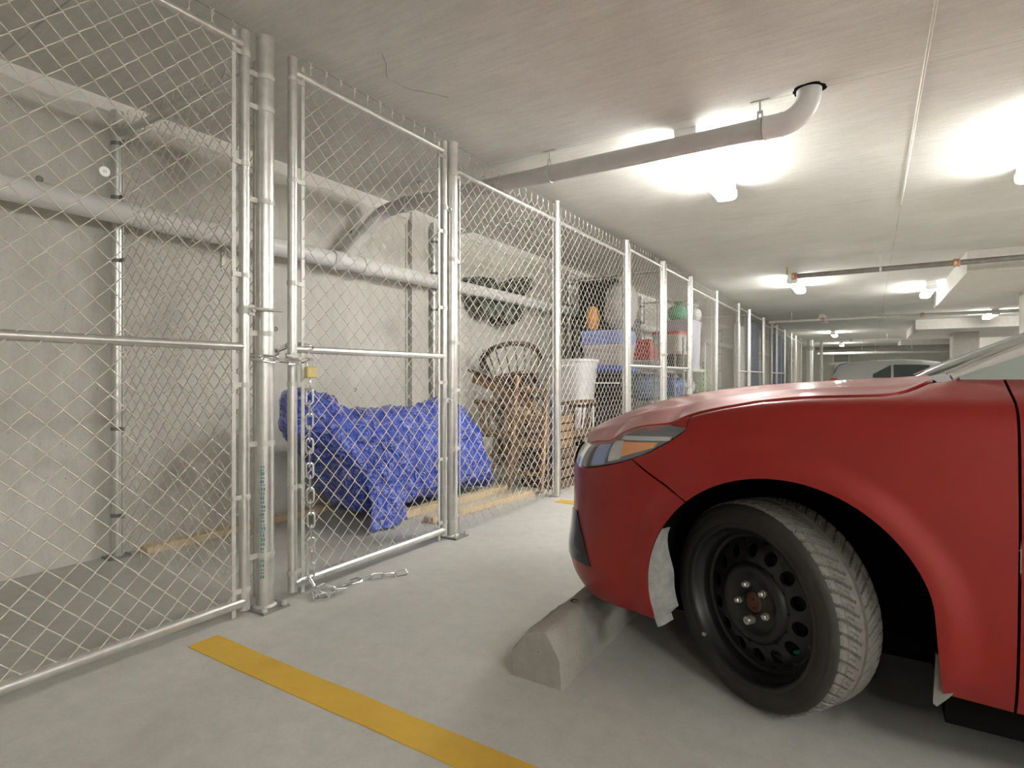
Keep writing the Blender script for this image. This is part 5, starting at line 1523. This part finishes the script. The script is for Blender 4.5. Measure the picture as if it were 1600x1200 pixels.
def wheel(x, y, rot, spin=0.0, flip=False):
    o = link('wheel', rim_m, None, car)
    m_ = Matrix.Translation((x, y, TR)) @ Matrix.Rotation(rot + (PI if flip else 0), 4, 'Z') @ Matrix.Rotation(spin, 4, 'Y')
    o.matrix_basis = WM[car.name].inverted() @ m_
    for nm, me in (('tyre', tyre_m), ('brake_drum', drum_m), ('hub_centre', hubm)):
        c_ = bpy.data.objects.new(nm, me); COL.objects.link(c_); c_.parent = o
        if nm == 'tyre': 
            td = bpy.data.objects.new('tread', tread_m); COL.objects.link(td); td.parent = o
    for k in range(5):
        q = math.radians(-90 + 72 * k)
        c_ = bpy.data.objects.new('wheel_nut', locm if k == 0 else nutm); COL.objects.link(c_); c_.parent = o
        c_.location = (.055 * math.cos(q), 0, .055 * math.sin(q))
    c_ = bpy.data.objects.new('valve_cap', capm); COL.objects.link(c_); c_.parent = o; c_.location = (.165 * math.cos(-.5), 0.015, .165 * math.sin(-.5))
    c_ = bpy.data.objects.new('balance_weight', wtm); COL.objects.link(c_); c_.parent = o; c_.location = (.232 * math.cos(-2.25), 0, .232 * math.sin(-2.25))
    return o
wheel(-.271, 1.939, math.radians(-33), math.radians(8))
wheel(-.235, 2 * CYM - 1.939, math.radians(-33), 0.4, True)
wheel(RXW, 1.85, 0, 0.2)
wheel(RXW, 2 * CYM - 1.85, 0, 0.3, True)

# ================================================================ grey hatchback further down the row
gy_ = 17.3
g2 = thing('grey_car', 'silver grey hatchback backed in further down the row of stalls', 'car', (1.2, gy_, 0))
rz2 = hint([(-.80, 1.00), (-.76, 1.17), (-.70, 1.315), (-.55, 1.375), (-.2, 1.41), (.3, 1.445), (.8, 1.45), (1.3, 1.40), (1.8, 1.24), (2.35, 1.0), (3.4, .78)])
rw2 = hint([(-.8, .70), (-.5, .66), (.5, .63), (1.3, .62), (2.35, .74), (3.4, .72)])
bw2 = hint([(-.85, .72), (-.6, .86), (.5, .89), (2.5, .89), (3.2, .80), (3.45, .6)])
rows = []
for k in range(61):
    x = -.84 + 4.28 * k / 60; zr = max(rz2(x), .80 if x < -.5 else .74); w1 = bw2(x); w2 = min(rw2(x), w1 - .03)
    zb = min(.96, zr - .05); half = [(w1 - .08, .2), (w1 - .01, .35), (w1, .6), (w1 - .01, .8), (w1 - .05, zb), (w2 + .05, zb + (zr - zb) * .75), (w2, zr - .04 * min(1, (zr - zb) / .2)), (w2 * .6, zr - .008), (0, zr)]
    row = [(x, gy_ - a, z) for a, z in half] + [(x, gy_ + a, z) for a, z in reversed(half[:-1])]
    rows.append(row)
g = MB().grid(rows); n = len(rows[0]); g.f.append(tuple(range(n))); g.f.append(tuple(60 * n + i for i in range(n))[::-1])
g.build('body', 'grey_paint', g2, angle=50, fix=True)
for sgn in (-1, 1):
    for xa, xb, nm in ((.05, .42, 'quarter_window'), (.47, 1.18, 'side_window'), (1.24, 2.05, 'side_window')):
        rows = []
        for k in range(9):
            x = xa + (xb - xa) * k / 8; zr = rz2(x); w1 = bw2(x) - .05; w2 = rw2(x) + .05; zb = .96; zt = zb + (zr - zb) * .75
            f0, f1 = .10, .96
            if nm == 'quarter_window': f1 = .35 + .6 * k / 8
            if xb > 2: f1 = min(.96, .96)
            def P_(f): return (x, gy_ + sgn * (w1 + (w2 - w1) * f + .008), zb + (zt - zb) * f)
            rows.append([P_(f0), P_((f0 + f1) / 2), P_(f1)])
        MB().grid(rows).build(nm, 'glass', g2, fix=True)
MB().prism([(-.92, 1.335), (-.88, 1.375), (-.50, 1.40), (-.50, 1.375), (-.70, 1.33)], gy_ - .6, gy_ + .6, 'y').build('spoiler', 'grey_paint', g2, smooth=False)
MB().grid([[(-.79, gy_ - .58, 1.10), (-.79, gy_ + .58, 1.10)], [(-.735, gy_ - .56, 1.30), (-.735, gy_ + .56, 1.30)]]).build('rear_window', 'glass', g2, smooth=False)
for sgn in (-1, 1):
    MB().box(-.86, -.70, gy_ + sgn * .70 - .1, gy_ + sgn * .70 + .1, .82, .98, .02).build('tail_lamp', 'red_plastic', g2, smooth=False)
    for x in (-.05, 2.55):
        MB().lathe([(.0, -.09), (.19, -.09), (.21, -.10), (.30, -.10), (.32, -.08), (.32, .08), (.30, .10), (.0, .10)], 28, 'y', (x, gy_ + sgn * .80, .32)).build('wheel', 'rubber', g2)
